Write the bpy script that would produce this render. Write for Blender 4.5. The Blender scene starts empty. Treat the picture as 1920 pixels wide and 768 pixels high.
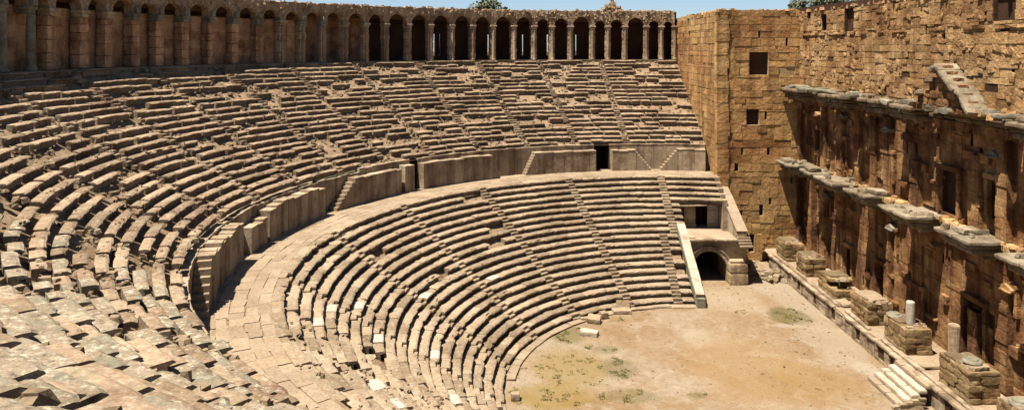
import bpy, math, random
from mathutils import Vector, noise
R = math.radians
C = bpy.context.scene
COL = C.collection
rnd = random.Random(7)
U = rnd.uniform

# ------------------------------------------------------------------ frame of the place
# origin = centre of the round orchestra, +Y runs along the stage away from the viewer, +X towards the stage
CAM = Vector((-15.07, -45.5, 21.6)); F = 1363.0; HOR = 89.0

def n3(x, y, z, s=1.0):
    return noise.noise((x*s, y*s, z*s))

def pol(t, r, z):
    a = R(t); return (r*math.cos(a), r*math.sin(a), z)

# ------------------------------------------------------------------ mesh builder
class MB:
    def __init__(s): s.v = []; s.f = []; s.mi = []
    def add(s, vs, fs, m=0):
        o = len(s.v); s.v += [tuple(p) for p in vs]
        s.f += [tuple(i+o for i in f) for f in fs]; s.mi += [m]*len(fs)
    def box(s, x0, x1, y0, y1, z0, z1, j=0.0, m=0):
        vs = [(x, y, z) for z in (z0, z1) for y in (y0, y1) for x in (x0, x1)]
        if j: vs = [(x+U(-j, j), y+U(-j, j), z+U(-j, j)) for x, y, z in vs]
        s.add(vs, [(0,2,3,1),(4,5,7,6),(0,1,5,4),(2,6,7,3),(0,4,6,2),(1,3,7,5)], m)
    def obox(s, c, u, v, w, j=0.0, m=0):
        """box round centre c with half-axes u, v, w"""
        c, u, v, w = Vector(c), Vector(u), Vector(v), Vector(w)
        vs = []
        for k in (-1, 1):
            for b in (-1, 1):
                for a in (-1, 1):
                    p = c + a*u + b*v + k*w
                    if j: p += Vector((U(-j, j), U(-j, j), U(-j, j)))
                    vs.append(p)
        s.add(vs, [(0,2,3,1),(4,5,7,6),(0,1,5,4),(2,6,7,3),(0,4,6,2),(1,3,7,5)], m)
    def rough(s, c, u, v, w, n=4, amp=.05, seed=0.0, m=0):
        """a worn stone: subdivided box, rounded edges, noisy faces"""
        c, u, v, w = Vector(c), Vector(u), Vector(v), Vector(w)
        idx = {}; vs = []; fs = []
        def vert(i, j, k):
            key = (i, j, k)
            if key not in idx:
                a, b, d = 2*i/n-1, 2*j/n-1, 2*k/n-1
                e = (abs(a) > .99) + (abs(b) > .99) + (abs(d) > .99)
                q = 1.0 - (.035 if e == 2 else .075 if e == 3 else 0)
                p = c + u*(a*q) + v*(b*q) + w*(d*q)
                nn = noise.noise_vector((p.x*1.9+seed, p.y*1.9, p.z*1.9+seed)) + .5*noise.noise_vector((p.x*5+seed, p.y*5, p.z*5))
                idx[key] = len(vs); vs.append(p + nn*amp)
            return idx[key]
        for i in range(n):
            for j in range(n):
                fs.append((vert(i,j,0), vert(i,j+1,0), vert(i+1,j+1,0), vert(i+1,j,0)))
                fs.append((vert(i,j,n), vert(i+1,j,n), vert(i+1,j+1,n), vert(i,j+1,n)))
                fs.append((vert(i,0,j), vert(i+1,0,j), vert(i+1,0,j+1), vert(i,0,j+1)))
                fs.append((vert(i,n,j), vert(i,n,j+1), vert(i+1,n,j+1), vert(i+1,n,j)))
                fs.append((vert(0,i,j), vert(0,i,j+1), vert(0,i+1,j+1), vert(0,i+1,j)))
                fs.append((vert(n,i,j), vert(n,i+1,j), vert(n,i+1,j+1), vert(n,i,j+1)))
        s.add(vs, fs, m)
    def stone(s, c, r, sq=.7, m=0):
        """small irregular lump"""
        c = Vector(c); sx, sy, sz = r*U(.7, 1.3), r*U(.7, 1.3), r*sq*U(.7, 1.2)
        a = U(0, 6.28); ca, sa = math.cos(a), math.sin(a)
        vs = []
        for (x, y, z) in [(x, y, z) for z in (-1, 1) for y in (-1, 1) for x in (-1, 1)]:
            q = .75 if z > 0 else 1
            x, y, z = x*sx*q*U(.6, 1.15), y*sy*q*U(.6, 1.15), z*sz*U(.6, 1.1)
            vs.append((c.x+x*ca-y*sa, c.y+x*sa+y*ca, c.z+z))
        s.add(vs, [(0,2,3,1),(4,5,7,6),(0,1,5,4),(2,6,7,3),(0,4,6,2),(1,3,7,5)], m)
    def prism(s, poly, p0, ax, ay, az, d, m=0):
        """extrude 2D polygon (a,b) -> p0 + a*ax + b*ay by d along az"""
        p0, ax, ay, az = Vector(p0), Vector(ax), Vector(ay), Vector(az)
        n = len(poly)
        vs = [p0+a*ax+b*ay for a, b in poly] + [p0+a*ax+b*ay+d*az for a, b in poly]
        fs = [tuple(range(n-1, -1, -1)), tuple(range(n, 2*n))] + [(i, (i+1) % n, n+(i+1) % n, n+i) for i in range(n)]
        s.add(vs, fs, m)
    def lathe(s, c, prof, n=16, amp=0.0, m=0, cap=True):
        vs = []; fs = []
        for k, (r, z) in enumerate(prof):
            for i in range(n):
                a = 2*math.pi*i/n
                rr = r + (amp*n3(math.cos(a)*2+c[0], math.sin(a)*2+c[1], z*2+c[2]) if amp else 0)
                vs.append((c[0]+rr*math.cos(a), c[1]+rr*math.sin(a), c[2]+z))
        for k in range(len(prof)-1):
            for i in range(n):
                j = (i+1) % n
                fs.append((k*n+i, k*n+j, (k+1)*n+j, (k+1)*n+i))
        if cap:
            fs.append(tuple(range(n-1, -1, -1))); fs.append(tuple((len(prof)-1)*n+i for i in range(n)))
        s.add(vs, fs, m)
    def build(s, name, mats, parent=None, smooth=False):
        me = bpy.data.meshes.new(name); me.from_pydata(s.v, [], s.f)
        mats = mats if isinstance(mats, (list, tuple)) else [mats]
        for m in mats: me.materials.append(m)
        if len(mats) > 1: me.polygons.foreach_set('material_index', s.mi)
        if smooth: me.polygons.foreach_set('use_smooth', [True]*len(s.f))
        me.update()
        o = bpy.data.objects.new(name, me); COL.objects.link(o)
        if parent: 
            o.parent = parent
            o.matrix_parent_inverse = parent.matrix_basis.inverted()
        return o

def tag(o, label=None, cat=None, group=None, kind=None):
    if label: o['label'] = label
    if cat: o['category'] = cat
    if group: o['group'] = group
    if kind: o['kind'] = kind
    return o

def empty(name, loc, label, cat, group=None):
    o = bpy.data.objects.new(name, None); COL.objects.link(o); o.location = loc; o.empty_display_size = .3
    return tag(o, label, cat, group)

# ------------------------------------------------------------------ materials
def nodes(name):
    m = bpy.data.materials.new(name); m.use_nodes = True
    nt = m.node_tree; b = nt.nodes['Principled BSDF']
    b.inputs['Specular IOR Level'].default_value = .15; b.inputs['Roughness'].default_value = .95
    return m, nt, b

def N(nt, typ, **k):
    n = nt.nodes.new(typ)
    for a, v in k.items():
        if a in n.inputs.keys(): n.inputs[a].default_value = v
        else: setattr(n, a, v)
    return n

def ramp(nt, src, stops):
    r = nt.nodes.new('ShaderNodeValToRGB')
    el = r.color_ramp.elements
    while len(el) < len(stops): el.new(.5)
    for e, (p, c) in zip(el, stops):
        e.position = p; e.color = (*c, 1) if len(c) == 3 else c
    nt.links.new(src, r.inputs[0]); return r.outputs[0]

def pos(nt, scale=(1, 1, 1)):
    g = nt.nodes.new('ShaderNodeNewGeometry')
    m = N(nt, 'ShaderNodeMapping'); m.inputs['Scale'].default_value = scale
    nt.links.new(g.outputs['Position'], m.inputs['Vector'])
    return m.outputs[0], g

def mix(nt, a, b, f, mode='MIX'):
    m = nt.nodes.new('ShaderNodeMix'); m.data_type = 'RGBA'; m.blend_type = mode
    L = nt.links
    for sock, v in ((m.inputs[0], f), (m.inputs[6], a), (m.inputs[7], b)):
        if hasattr(v, 'is_linked'): L.new(v, sock)
        elif isinstance(v, tuple): sock.default_value = (*v, 1)
        else: sock.default_value = v
    return m.outputs[2]

ALB = (.43, .425, .425)
def stone_mat(name, light, mid, dark, big=.35, isl=.35, bump=.5, bdist=.06, streak=0.0, streak_col=(.07, .035, .02), lichen=None, pit=0.5, fine=7.0, spots=False):
    m, nt, b = nodes(name); L = nt.links
    light, mid, dark, streak_col = [tuple(c*q for c, q in zip(k, ALB)) for k in (light, mid, dark, streak_col)]
    p, g = pos(nt)
    n1 = N(nt, 'ShaderNodeTexNoise', Scale=big, Detail=6.0, Roughness=.65); L.new(p, n1.inputs['Vector'])
    col = ramp(nt, n1.outputs[0], [(.30, dark), (.47, mid), (.64, light)])
    n2 = N(nt, 'ShaderNodeTexNoise', Scale=fine, Detail=8.0, Roughness=.7); L.new(p, n2.inputs['Vector'])
    v2 = ramp(nt, n2.outputs[0], [(.28, (.5, .48, .46)), (.5, (.95, .95, .95)), (.72, (1.25, 1.24, 1.2))])
    col = mix(nt, col, v2, .8, 'MULTIPLY')
    if isl:
        ri = ramp(nt, g.outputs['Random Per Island'], [(0, (1-isl, 1-isl*1.08, 1-isl*1.2)), (.5, (1, 1, 1)), (1, (1+isl*.6, 1+isl*.6, 1+isl*.55))])
        col = mix(nt, col, ri, 1.0, 'MULTIPLY')
    if lichen:
        n4 = N(nt, 'ShaderNodeTexNoise', Scale=1.3, Detail=7.0, Roughness=.7); L.new(p, n4.inputs['Vector'])
        f4 = ramp(nt, n4.outputs[0], [(.56, (0, 0, 0)), (.66, (.6, .6, .6))])
        col = mix(nt, col, lichen, f4)
    if spots:
        sp_ = float(spots)
        n7 = N(nt, 'ShaderNodeTexNoise', Scale=4.5, Detail=9.0, Roughness=.78); L.new(p, n7.inputs['Vector'])
        col = mix(nt, col, (.42, .38, .28), ramp(nt, n7.outputs[0], [(.53, (0, 0, 0)), (.60, (.75*sp_,)*3)]))
        col = mix(nt, col, (.055, .045, .03), ramp(nt, n7.outputs[0], [(.38, (.85*sp_,)*3), (.45, (0, 0, 0))]))
        n8 = N(nt, 'ShaderNodeTexNoise', Scale=.9, Detail=6.0, Roughness=.7); L.new(p, n8.inputs['Vector'])
        col = mix(nt, col, (.13, .13, .085), ramp(nt, n8.outputs[0], [(.52, (0, 0, 0)), (.60, (.6*sp_*sp_,)*3)]))
    if streak:
        ps, _ = pos(nt, (1.0, 1.0, .10))
        n3_ = N(nt, 'ShaderNodeTexNoise', Scale=.9, Detail=6.0, Roughness=.62); L.new(ps, n3_.inputs['Vector'])
        f3 = ramp(nt, n3_.outputs[0], [(.47, (0, 0, 0)), (.62, (streak,)*3)])
        col = mix(nt, col, streak_col, f3)
    L.new(col, b.inputs['Base Color'])
    vo = N(nt, 'ShaderNodeTexNoise', Scale=2.6, Detail=5.0, Roughness=.6); L.new(p, vo.inputs['Vector'])
    ad = N(nt, 'ShaderNodeMath', operation='MULTIPLY_ADD'); ad.inputs[1].default_value = pit
    L.new(n2.outputs[0], ad.inputs[0]); L.new(vo.outputs[0], ad.inputs[2])
    bp = N(nt, 'ShaderNodeBump', Strength=bump, Distance=bdist); L.new(ad.outputs[0], bp.inputs['Height'])
    L.new(bp.outputs[0], b.inputs['Normal'])
    return m

M = {}
M['seat'] = stone_mat('seat_stone', (.62, .46, .29), (.46, .32, .195), (.26, .15, .09), isl=.34, bump=.7, lichen=(.18, .165, .085), spots=.55)
M['seatlow'] = stone_mat('lower_seat_stone', (.60, .465, .30), (.50, .37, .23), (.31, .21, .12), isl=.30, bump=.7, lichen=(.20, .175, .10), spots=.4)
M['near'] = stone_mat('grey_lichen_stone', (.54, .435, .295), (.41, .32, .205), (.22, .155, .095), isl=.34, bump=1.0, fine=14.0, bdist=.05, spots=True, lichen=(.155, .15, .08))
M['fill'] = stone_mat('earth_fill', (.56, .40, .24), (.45, .31, .175), (.26, .165, .09), big=.8, isl=0, bump=1.0, bdist=.15)
M['rubble'] = stone_mat('rubble_stone', (.54, .42, .27), (.43, .32, .19), (.28, .19, .11), isl=.4, bump=.7)
M['pave'] = stone_mat('paving_stone', (.60, .47, .31), (.53, .40, .255), (.42, .30, .18), isl=.16, bump=.45, bdist=.04)
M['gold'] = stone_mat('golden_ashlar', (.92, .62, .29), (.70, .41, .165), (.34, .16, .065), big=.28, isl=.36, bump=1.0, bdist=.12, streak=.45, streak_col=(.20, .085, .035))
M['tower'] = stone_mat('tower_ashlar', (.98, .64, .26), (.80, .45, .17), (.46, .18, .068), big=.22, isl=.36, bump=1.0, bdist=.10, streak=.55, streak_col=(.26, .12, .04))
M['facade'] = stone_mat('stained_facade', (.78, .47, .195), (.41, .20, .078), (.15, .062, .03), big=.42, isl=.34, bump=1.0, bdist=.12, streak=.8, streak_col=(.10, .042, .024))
M['marble'] = stone_mat('weathered_marble', (.50, .46, .33), (.36, .33, .225), (.19, .165, .105), big=.9, isl=.22, bump=.5)
M['white'] = stone_mat('white_marble', (.86, .77, .61), (.76, .66, .50), (.55, .45, .32), isl=.1, bump=.25)
M['arc'] = stone_mat('arcade_rubble', (.78, .58, .35), (.60, .42, .235), (.34, .20, .10), big=.7, isl=.3, bump=1.0, bdist=.14, fine=4.0)
M['pillar'] = stone_mat('pillar_stone', (.88, .70, .44), (.72, .54, .32), (.42, .27, .15), big=.8, isl=.25, bump=.8, bdist=.06, streak=.5, streak_col=(.2, .1, .06))
M['brown'] = stone_mat('brown_gallery_stone', (1.0, .62, .33), (.78, .45, .225), (.36, .19, .095), big=.9, isl=.25, bump=.7, streak=.5, streak_col=(.16, .065, .04))
M['wallgrey'] = stone_mat('retaining_wall_stone', (.84, .67, .45), (.64, .49, .31), (.33, .225, .13), big=.7, isl=.2, bump=.6, streak=.6, streak_col=(.14, .085, .05))
M['mortar'] = stone_mat('mortar', (.8, .62, .34), (.66, .48, .24), (.4, .27, .13), isl=0)
M['ledge'] = stone_mat('weathered_ledge', (.54, .46, .32), (.36, .29, .18), (.17, .11, .065), big=1.1, isl=.3, bump=.8)
M['pale'] = stone_mat('pale_coping_stone', (.86, .74, .55), (.76, .63, .45), (.52, .41, .27), big=1.2, isl=.16, bump=.5)
M['cornice'] = stone_mat('weathered_cornice', (.46, .37, .24), (.33, .24, .135), (.17, .10, .055), big=.8, isl=.3, bump=.7)
M['plinth'] = stone_mat('plinth_stone', (.56, .41, .21), (.44, .29, .13), (.25, .14, .065), big=.6, isl=.32, bump=.9, bdist=.08)
M['dark'] = stone_mat('shade_and_joint_masonry', (.16, .085, .045), (.12, .06, .03), (.07, .035, .02), isl=0, bump=.5)  # tone painted dark for shade in vault, passage and openings; also joint backing

def ground_mat():
    m, nt, b = nodes('dusty_earth'); L = nt.links
    p, g = pos(nt)
    n1 = N(nt, 'ShaderNodeTexNoise', Scale=.16, Detail=7.0, Roughness=.62, Distortion=.6); L.new(p, n1.inputs['Vector'])
    col = ramp(nt, n1.outputs[0], [(.32, (.145, .09, .04)), (.45, (.18, .122, .066)), (.55, (.20, .149, .093)), (.68, (.215, .172, .118))])
    n2 = N(nt, 'ShaderNodeTexNoise', Scale=9.0, Detail=9.0, Roughness=.75); L.new(p, n2.inputs['Vector'])
    v2 = ramp(nt, n2.outputs[0], [(.3, (.66, .62, .56)), (.5, (.98, .98, .98)), (.7, (1.15, 1.15, 1.13))])
    col = mix(nt, col, v2, .9, 'MULTIPLY')
    n6 = N(nt, 'ShaderNodeTexNoise', Scale=2.2, Detail=8.0, Roughness=.72); L.new(p, n6.inputs['Vector'])
    col = mix(nt, col, ramp(nt, n6.outputs[0], [(.3, (.72, .68, .62)), (.5, (1, 1, 1)), (.7, (1.2, 1.2, 1.2))]), .8, 'MULTIPLY')
    n5 = N(nt, 'ShaderNodeTexNoise', Scale=.55, Detail=8.0, Roughness=.7, Distortion=1.0); L.new(p, n5.inputs['Vector'])
    col = mix(nt, col, (.245, .205, .15), ramp(nt, n5.outputs[0], [(.52, (0, 0, 0)), (.66, (.7, .7, .7))]))
    col = mix(nt, col, (.158, .108, .05), ramp(nt, n5.outputs[0], [(.30, (.5, .5, .5)), (.42, (0, 0, 0))]))
    # dried plants, damp patch and lime spills lying where they lie
    def blob(x, y, rx, ry, c, amt, nz=.5):
        nonlocal col
        s = N(nt, 'ShaderNodeVectorMath', operation='SUBTRACT'); s.inputs[1].default_value = (x, y, 0); L.new(p, s.inputs[0])
        d = N(nt, 'ShaderNodeVectorMath', operation='MULTIPLY'); d.inputs[1].default_value = (1/rx, 1/ry, 0); L.new(s.outputs[0], d.inputs[0])
        ln = N(nt, 'ShaderNodeVectorMath', operation='LENGTH'); L.new(d.outputs[0], ln.inputs[0])
        a = N(nt, 'ShaderNodeMath', operation='MULTIPLY_ADD'); a.inputs[1].default_value = nz*2.2; a.inputs[2].default_value = -nz*1.1
        L.new(n5.outputs[0] if nz < .9 else n2.outputs[0], a.inputs[0])
        q = N(nt, 'ShaderNodeMath', operation='ADD'); L.new(a.outputs[0], q.inputs[0]); L.new(ln.outputs['Value'], q.inputs[1])
        f = ramp(nt, q.outputs[0], [(.75, (amt,)*3), (1.0, (0, 0, 0))])
        col = mix(nt, col, tuple(q*.76 for q in c), f)
    for args in BLOBS: blob(*args)
    L.new(col, b.inputs['Base Color'])
    bp = N(nt, 'ShaderNodeBump', Strength=.6, Distance=.08); L.new(n2.outputs[0], bp.inputs['Height']); L.new(bp.outputs[0], b.inputs['Normal'])
    return m

def floor_pt(px, py, h=0.0):
    k = (CAM.z-h)/(py-HOR); return (CAM.x+(px-960)*k, CAM.y+F*k)

BLOBS = []
for (px, py, rx, ry, c, amt, nz) in [
    (1480, 592, 1.9, 2.2, (0.106, 0.084, 0.030), .8, .35), (1478, 610, 1.4, .6, (0.319, 0.274, 0.205), .5, .95),
    (1308, 632, 1.3, 2.0, (0.319, 0.274, 0.182), .5, .95), (1622, 690, .8, 1.2, (0.327, 0.289, 0.213), .6, .6),
    (1062, 625, 1.5, 2.2, (0.106, 0.091, 0.030), .6, .95), (1070, 688, 2.8, 3.4, (0.198, 0.137, 0.034), .6, 1.0), (1160, 690, 1.5, 1.8, (0.106, 0.084, 0.027), .5, 1.0),
    (1030, 742, 3.0, 1.9, (0.198, 0.137, 0.030), .6, 1.0), (1180, 742, 2.0, 1.1, (0.114, 0.091, 0.027), .5, 1.0), (1135, 655, 1.2, .9, (0.122, 0.091, 0.030), .5, 1.0),
    (1308, 740, .7, .5, (0.114, 0.091, 0.030), .6, .9), (1400, 690, 4.5, 6.0, (0.251, 0.160, 0.065), .5, 1.0), (1540, 720, 3.0, 3.5, (0.228, 0.144, 0.053), .5, 1.0),
    (1370, 560, 3.0, 4.0, (0.319, 0.251, 0.167), .5, .9), (1560, 640, 2.2, 5.0, (0.289, 0.236, 0.163), .6, .9), (1500, 560, 2.5, 5.0, (0.274, 0.224, 0.152), .5, .9)]:
    x, y = floor_pt(px, py); BLOBS.append((x, y, rx, ry, c, amt, nz))
M['ground'] = ground_mat()

def leaf_mat(name, a, b_):
    m, nt, b = nodes(name)
    g = nt.nodes.new('ShaderNodeNewGeometry')
    nt.links.new(ramp(nt, g.outputs['Random Per Island'], [(0, a), (1, b_)]), b.inputs['Base Color'])
    return m
M['leaf'] = leaf_mat('haze_grey_leaf', (.06, .07, .04), (.12, .125, .075))  # distance haze greyed into the leaf colour
M['grass'] = leaf_mat('dry_grass', (.10, .085, .03), (.22, .16, .05))
M['weed'] = leaf_mat('green_weed', (.05, .055, .018), (.12, .105, .035))
M['bark'] = stone_mat('bark', (.16, .11, .07), (.11, .07, .045), (.06, .04, .025), isl=0)

# ------------------------------------------------------------------ cavea numbers
ROWS_L, RL0, TL, HL = 20, 15.6, .65, .43           # lower tier
ROWS_U, RU0, TU, HU = 21, 32.5, .68, .414          # upper tier
WALK_H = 8.6; UP_H = 11.3
def low(i): return RL0 + (i-1)*TL, HL*i            # riser radius, tread height
def upp(i): return RU0 + (i-1)*TU, UP_H + HU*i
AIS_L = [90 + 19.6*k for k in range(0, 10)]
AIS_U = [94.9 + 9.8*k for k in range(0, 18)]
T_END = 268.0

def seat_block(mb, t0, t1, r, h, T, H, lt=.14, dz=0, dr=0, tilt=0, roll=0, step=.4, rough=1.0, back=.08, drop=.1, lip=.24):
    """one dry-laid seat stone: slightly tilted tread, rounded and chipped lip, undercut riser"""
    arc = R(t1-t0)*r
    n = max(2, int(arc/step)+1)
    prof = [(T+back, 0), (T*.55, .0), (.13, -.008), (.03, -.055), (.01, -lt), (lip, -lt-.04), (lip+.02, -H-drop), (T+back, -H-drop)]
    vs = []
    sd = U(0, 100)
    c0, c1 = U(-.04, .05), U(-.04, .05)
    for k in range(n+1):
        q = k/n; t = t0 + (t1-t0)*q
        chip = 0.0; cz = 0.0
        w = n3(q*arc*1.6+sd, r*3.1, 0)
        if w > .28: chip = (w-.28)*.45*rough; cz = -chip*.35
        endw = (c0 if k == 0 else c1 if k == n else 0)
        rr = 0 if 0 < k < n else .018
        for i, (a, z) in enumerate(prof):
            x = a; zz = z
            if 1 < i < 6:
                x += chip*(1 if i < 5 else .3) + .045*rough*n3(q*arc*3.1+sd, i*.7, r) + abs(endw)*.6
                zz += (cz if i < 4 else 0) + .03*rough*n3(q*arc*2.5+sd, i*.9+5, r)
            elif i < 2: zz += .014*rough*n3(q*arc*1.8+sd, i*1.7+9, r)
            if i < 4: zz -= rr
            zz += dz + tilt*(q-.5)*arc + roll*(a-T*.5)
            vs.append(pol(t, r+x+dr, h+zz))
    m = len(prof); fs = []
    for k in range(n):
        for i in range(m):
            j = (i+1) % m
            fs.append((k*m+i, (k+1)*m+i, (k+1)*m+j, k*m+j))
    fs.append(tuple(range(m))); fs.append(tuple(n*m+i for i in range(m-1, -1, -1)))
    mb.add(vs, fs)

def aisle_block(mb, t0, t1, r, h, T, H):
    """row stone where a stair climbs: the front half is cut down to a half-height step"""
    n = 2; prof = [(T+.08, 0), (T*.42, 0), (T*.40, -.03), (T*.40, -H*.5), (.02, -H*.5), (0, -H*.5-.03), (.01, -H-.08), (T+.08, -H-.08)]
    vs = []; d = U(-.02, .02)
    for k in range(n+1):
        t = t0+(t1-t0)*k/n
        for a, z in prof: vs.append(pol(t, r+a+U(-.02, .02), h+z+d+U(-.012, .012)))
    m = len(prof); fs = []
    for k in range(n):
        for i in range(m):
            j = (i+1) % m; fs.append((k*m+i, (k+1)*m+i, (k+1)*m+j, k*m+j))
    fs.append(tuple(range(m))); fs.append(tuple(n*m+i for i in range(m-1, -1, -1)))
    mb.add(vs, fs)

def pix_low(px, py):
    for i in range(1, ROWS_L+1):
        r, h = low(i); x, y = floor_pt(px, py, h); d = math.hypot(x, y)
        if r-.05 <= d <= r+TL+.05: return i, math.degrees(math.atan2(y, x)) % 360
    return None

def dist_cam(t, r, h):
    return (Vector(pol(t, r, h))-CAM).length

# ------------------------------------------------------------------ lower tier
lower = empty('lower_seating', (0, 0, 0), 'lower tier of curved worn stone seat rows round the dusty orchestra floor', 'seating')
white_spots = []
for px, py in [(665, 572), (592, 603), (702, 634), (806, 664), (620, 577), (697, 722), (848, 748), (925, 520), (800, 553), (735, 757)]:
    q = pix_low(px, py)
    if q: white_spots.append(q)
for i in range(1, ROWS_L+1):
    r, h = low(i)
    xe = .25 if i <= 10 else (1.15 if i <= 15 else 5.45)
    ts = 90 - math.degrees(math.asin(xe/r))
    mb = MB(); hw = math.degrees(.38/r)
    cuts = [a for a in AIS_L if a-hw > ts+.5 and a < T_END]
    if i <= 10: cuts = [a if a > 91 else 90+math.degrees(1.1/r) for a in AIS_L]
    segs = []; c = ts
    for a in cuts:
        segs.append((c, a-hw, 's')); segs.append((a-hw, a+hw, 'a')); c = a+hw
    segs.append((c, T_END, 's'))
    wz = sorted(t for (k, t) in white_spots if k == i)
    for (a, b, kind) in segs:
        if b <= a: continue
        if kind == 'a':
            aisle_block(mb, a, b, r, h, TL, HL); continue
        t = a
        while t < b-.01:
            L_ = U(1.1, 2.6)
            e = t+math.degrees(L_/r)
            if b-e < math.degrees(.6/r): e = b
            near = 195 < t
            dz = U(-.02, .02) + n3(t*.15, i*.4, 3)*.05; w = 1.0
            if near:
                w = 1.8; dz += U(-.10, .05)
                if rnd.random() < .12: t = e; continue
            elif rnd.random() < .018: t = e; continue
            if any(t-.3 < q < e+.3 for q in wz):
                q = [q for q in wz if t-.3 < q < e+.3][0]
                wb = MB(); hw2 = math.degrees(.55/r)
                seat_block(wb, q-hw2, q+hw2, r, h, TL, HL, dz=.035, dr=-.02, rough=.3)
                o = wb.build('replacement_block', M['white'], lower); o['label'] = 'fresh white stone seat block'
                if q-hw2 > t+.05: seat_block(mb, t, q-hw2-.05, r, h, TL, HL, dz=dz)
                if e > q+hw2+.05: seat_block(mb, q+hw2+.05, e, r, h, TL, HL, dz=dz)
            else:
                seat_block(mb, t, e-math.degrees(.015/r), r, h, TL, HL, dz=dz, dr=U(-.025, .025)*w, tilt=U(-.012, .012)*w*1.5, roll=U(-.03, .03)*w,
                           rough=w*1.05, step=.3)
            t = e
    mb.build('seat_row', M['seatlow'], lower)

def cone(r0, h0, r1, h1, ts, te, nr=30, nt=170, amp=.06):
    vs = []; fs = []
    for a in range(nr+1):
        r = r0+(r1-r0)*a/nr; h = h0+(h1-h0)*a/nr
        for b in range(nt+1):
            t = ts(r) + (te-ts(r))*b/nt
            x, y, z = pol(t, r, h); vs.append((x, y, z + amp*n3(x, y, z, 1.3) + amp*.5*n3(x, y, z, 4)))
    for a in range(nr):
        for b in range(nt):
            q = a*(nt+1)+b; fs.append((q, q+1, q+nt+2, q+nt+1))
    mb = MB(); mb.add(vs, fs); return mb
xe_low = lambda r: 90 - math.degrees(math.asin((.2 if r < 22 else 1.0 if r < 25.3 else 5.3)/r))
cone(RL0+.26, -.12, RL0+19*TL+.26, -.12+19*HL, xe_low, T_END, nr=38).build('earth_bed', M['fill'], lower)

# ------------------------------------------------------------------ upper tier
upper = empty('upper_seating', (0, 0, UP_H), 'upper tier of broken brown stone seat rows below the arcade', 'seating')
cone(RU0+.26, UP_H-.09, RU0+21*TU+.26, UP_H-.09+21*HU, lambda r: 90-math.degrees(math.asin(5.6/r)), T_END, nr=42, nt=260, amp=.09).build('earth_bed', M['fill'], upper)
rub = MB()
loose = []
for i in range(1, ROWS_U+1):
    r, h = upp(i)
    ts = 90 - math.degrees(math.asin(5.55/r))
    mb = MB(); hw = math.degrees(.34/r)
    segs = []; c = ts
    for a in AIS_U:
        segs.append((c, a-hw, 's')); segs.append((a-hw, a+hw, 'a')); c = a+hw
    segs.append((c, T_END, 's'))
    for (a, b, kind) in segs:
        if b <= a: continue
        am = .5*(a+b)
        if kind == 'a':
            if am < 190 and rnd.random() < .62: aisle_block(mb, a, b, r, h, TU, HU)
            else:
                for k in range(3):
                    rub.stone(pol(U(a, b), r+U(0, TU), h-HU*U(.3, .7)), U(.1, .22))
            continue
        t = a
        while t < b-.01:
            L_ = U(1.2, 3.0) if t < 165 else U(1.7, 4.2) if t < 212 else U(1.0, 2.3)
            e = t+math.degrees(L_/r)
            if b-e < math.degrees(.7/r): e = b
            near = t > 176
            dmg = n3(math.cos(R(t))*r*.22, math.sin(R(t))*r*.22, h*.5)
            pm = (.075 + max(0, dmg-.06)*1.0 + (.10 if i > 14 else 0)) if not near else (.03 if t < 200 else .085)+max(0, dmg-.1)*.5
            d = dist_cam(t, r, h)
            if rnd.random() < pm:
                for k in range(4):
                    rub.stone(pol(U(t, e), r+U(.05, TU), h-HU*U(.5, .95)), U(.07, .2))
                t = e; continue
            gap = math.degrees((U(.01, .09) if not near else U(.02, .15))/r)
            step = .4 if d > 30 else .25 if d > 15 else .15
            if near:
                q_ = min(.8, max(.3, (t-190)/45))
                kw = dict(dz=U(-.12, .09)*q_+n3(t*.12, i*.35, 9)*.10, dr=U(-.12, .12)*q_, tilt=U(-.035, .035)*q_, roll=U(-.04, .03), rough=.95)
            else:
                kw = dict(dz=U(-.07, .05)+dmg*.08, dr=U(-.10, .09), tilt=U(-.02, .02), roll=U(-.05, .05), rough=1.5)
            Td, bk = (TU-U(.12, .2), -.01) if 172 < t < 222 else (TU-U(.05, .12), .0) if 135 < t < 172 else (TU, None)
            if near and d < 36 and rnd.random() < .62 and len(loose) < 295:
                lb = MB()
                kw['dr'] *= 1.4; kw['dz'] += U(-.02, .06)
                seat_block(lb, t+gap, e-gap, r, h, Td, HU, lt=.11, step=step, back=U(.05, .2) if bk is None else bk, **kw)
                loose.append((lb, d, i, t))
            else:
                seat_block(mb, t+gap, e-gap, r, h, Td, HU, lt=.105, step=step, back=.12 if bk is None else bk, **kw)
            t = e
    mb.build('seat_row', M['near'] if False else M['seat'], upper)
for lb, d, i, t in loose:
    o = lb.build('stone_block', M['near'])
    c = sum((v.co for v in o.data.vertices), Vector())/len(o.data.vertices)
    for v in o.data.vertices: v.co -= c
    o.location = c
    if d < 13: tag(o, 'big grey seat slab in the ruined upper rows closest to the viewer', 'stone block', 'big near slabs of the upper rows')
    elif i < 8: tag(o, 'loose weathered seat block in the ruined upper rows just above the curved walkway', 'stone block', 'loose blocks above the walkway')
    else: tag(o, 'loose weathered seat block shifted out of line high in the ruined upper rows', 'stone block', 'loose blocks in the upper rows')
for k in range(2600):
    t = U(84, 262); i = rnd.randint(1, 21); r, h = upp(i)
    if n3(math.cos(R(t))*r*.3, math.sin(R(t))*r*.3, 4) < -.05: continue
    if dist_cam(t, r, h) < 28 and rnd.random() < .8: continue
    rub.stone(pol(t, r+U(.1, TU), h+.01), U(.03, .10), sq=.5)
for k in range(520):
    t = U(200, 262); i = rnd.randint(1, 20); r, h = low(i)
    rub.stone(pol(t, r+U(.1, TL), h+.01), U(.04, .12), sq=.5)
tag(rub.build('rubble', M['rubble']), 'small broken stones strewn over the ruined seat rows', 'rubble', kind='stuff')

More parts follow.
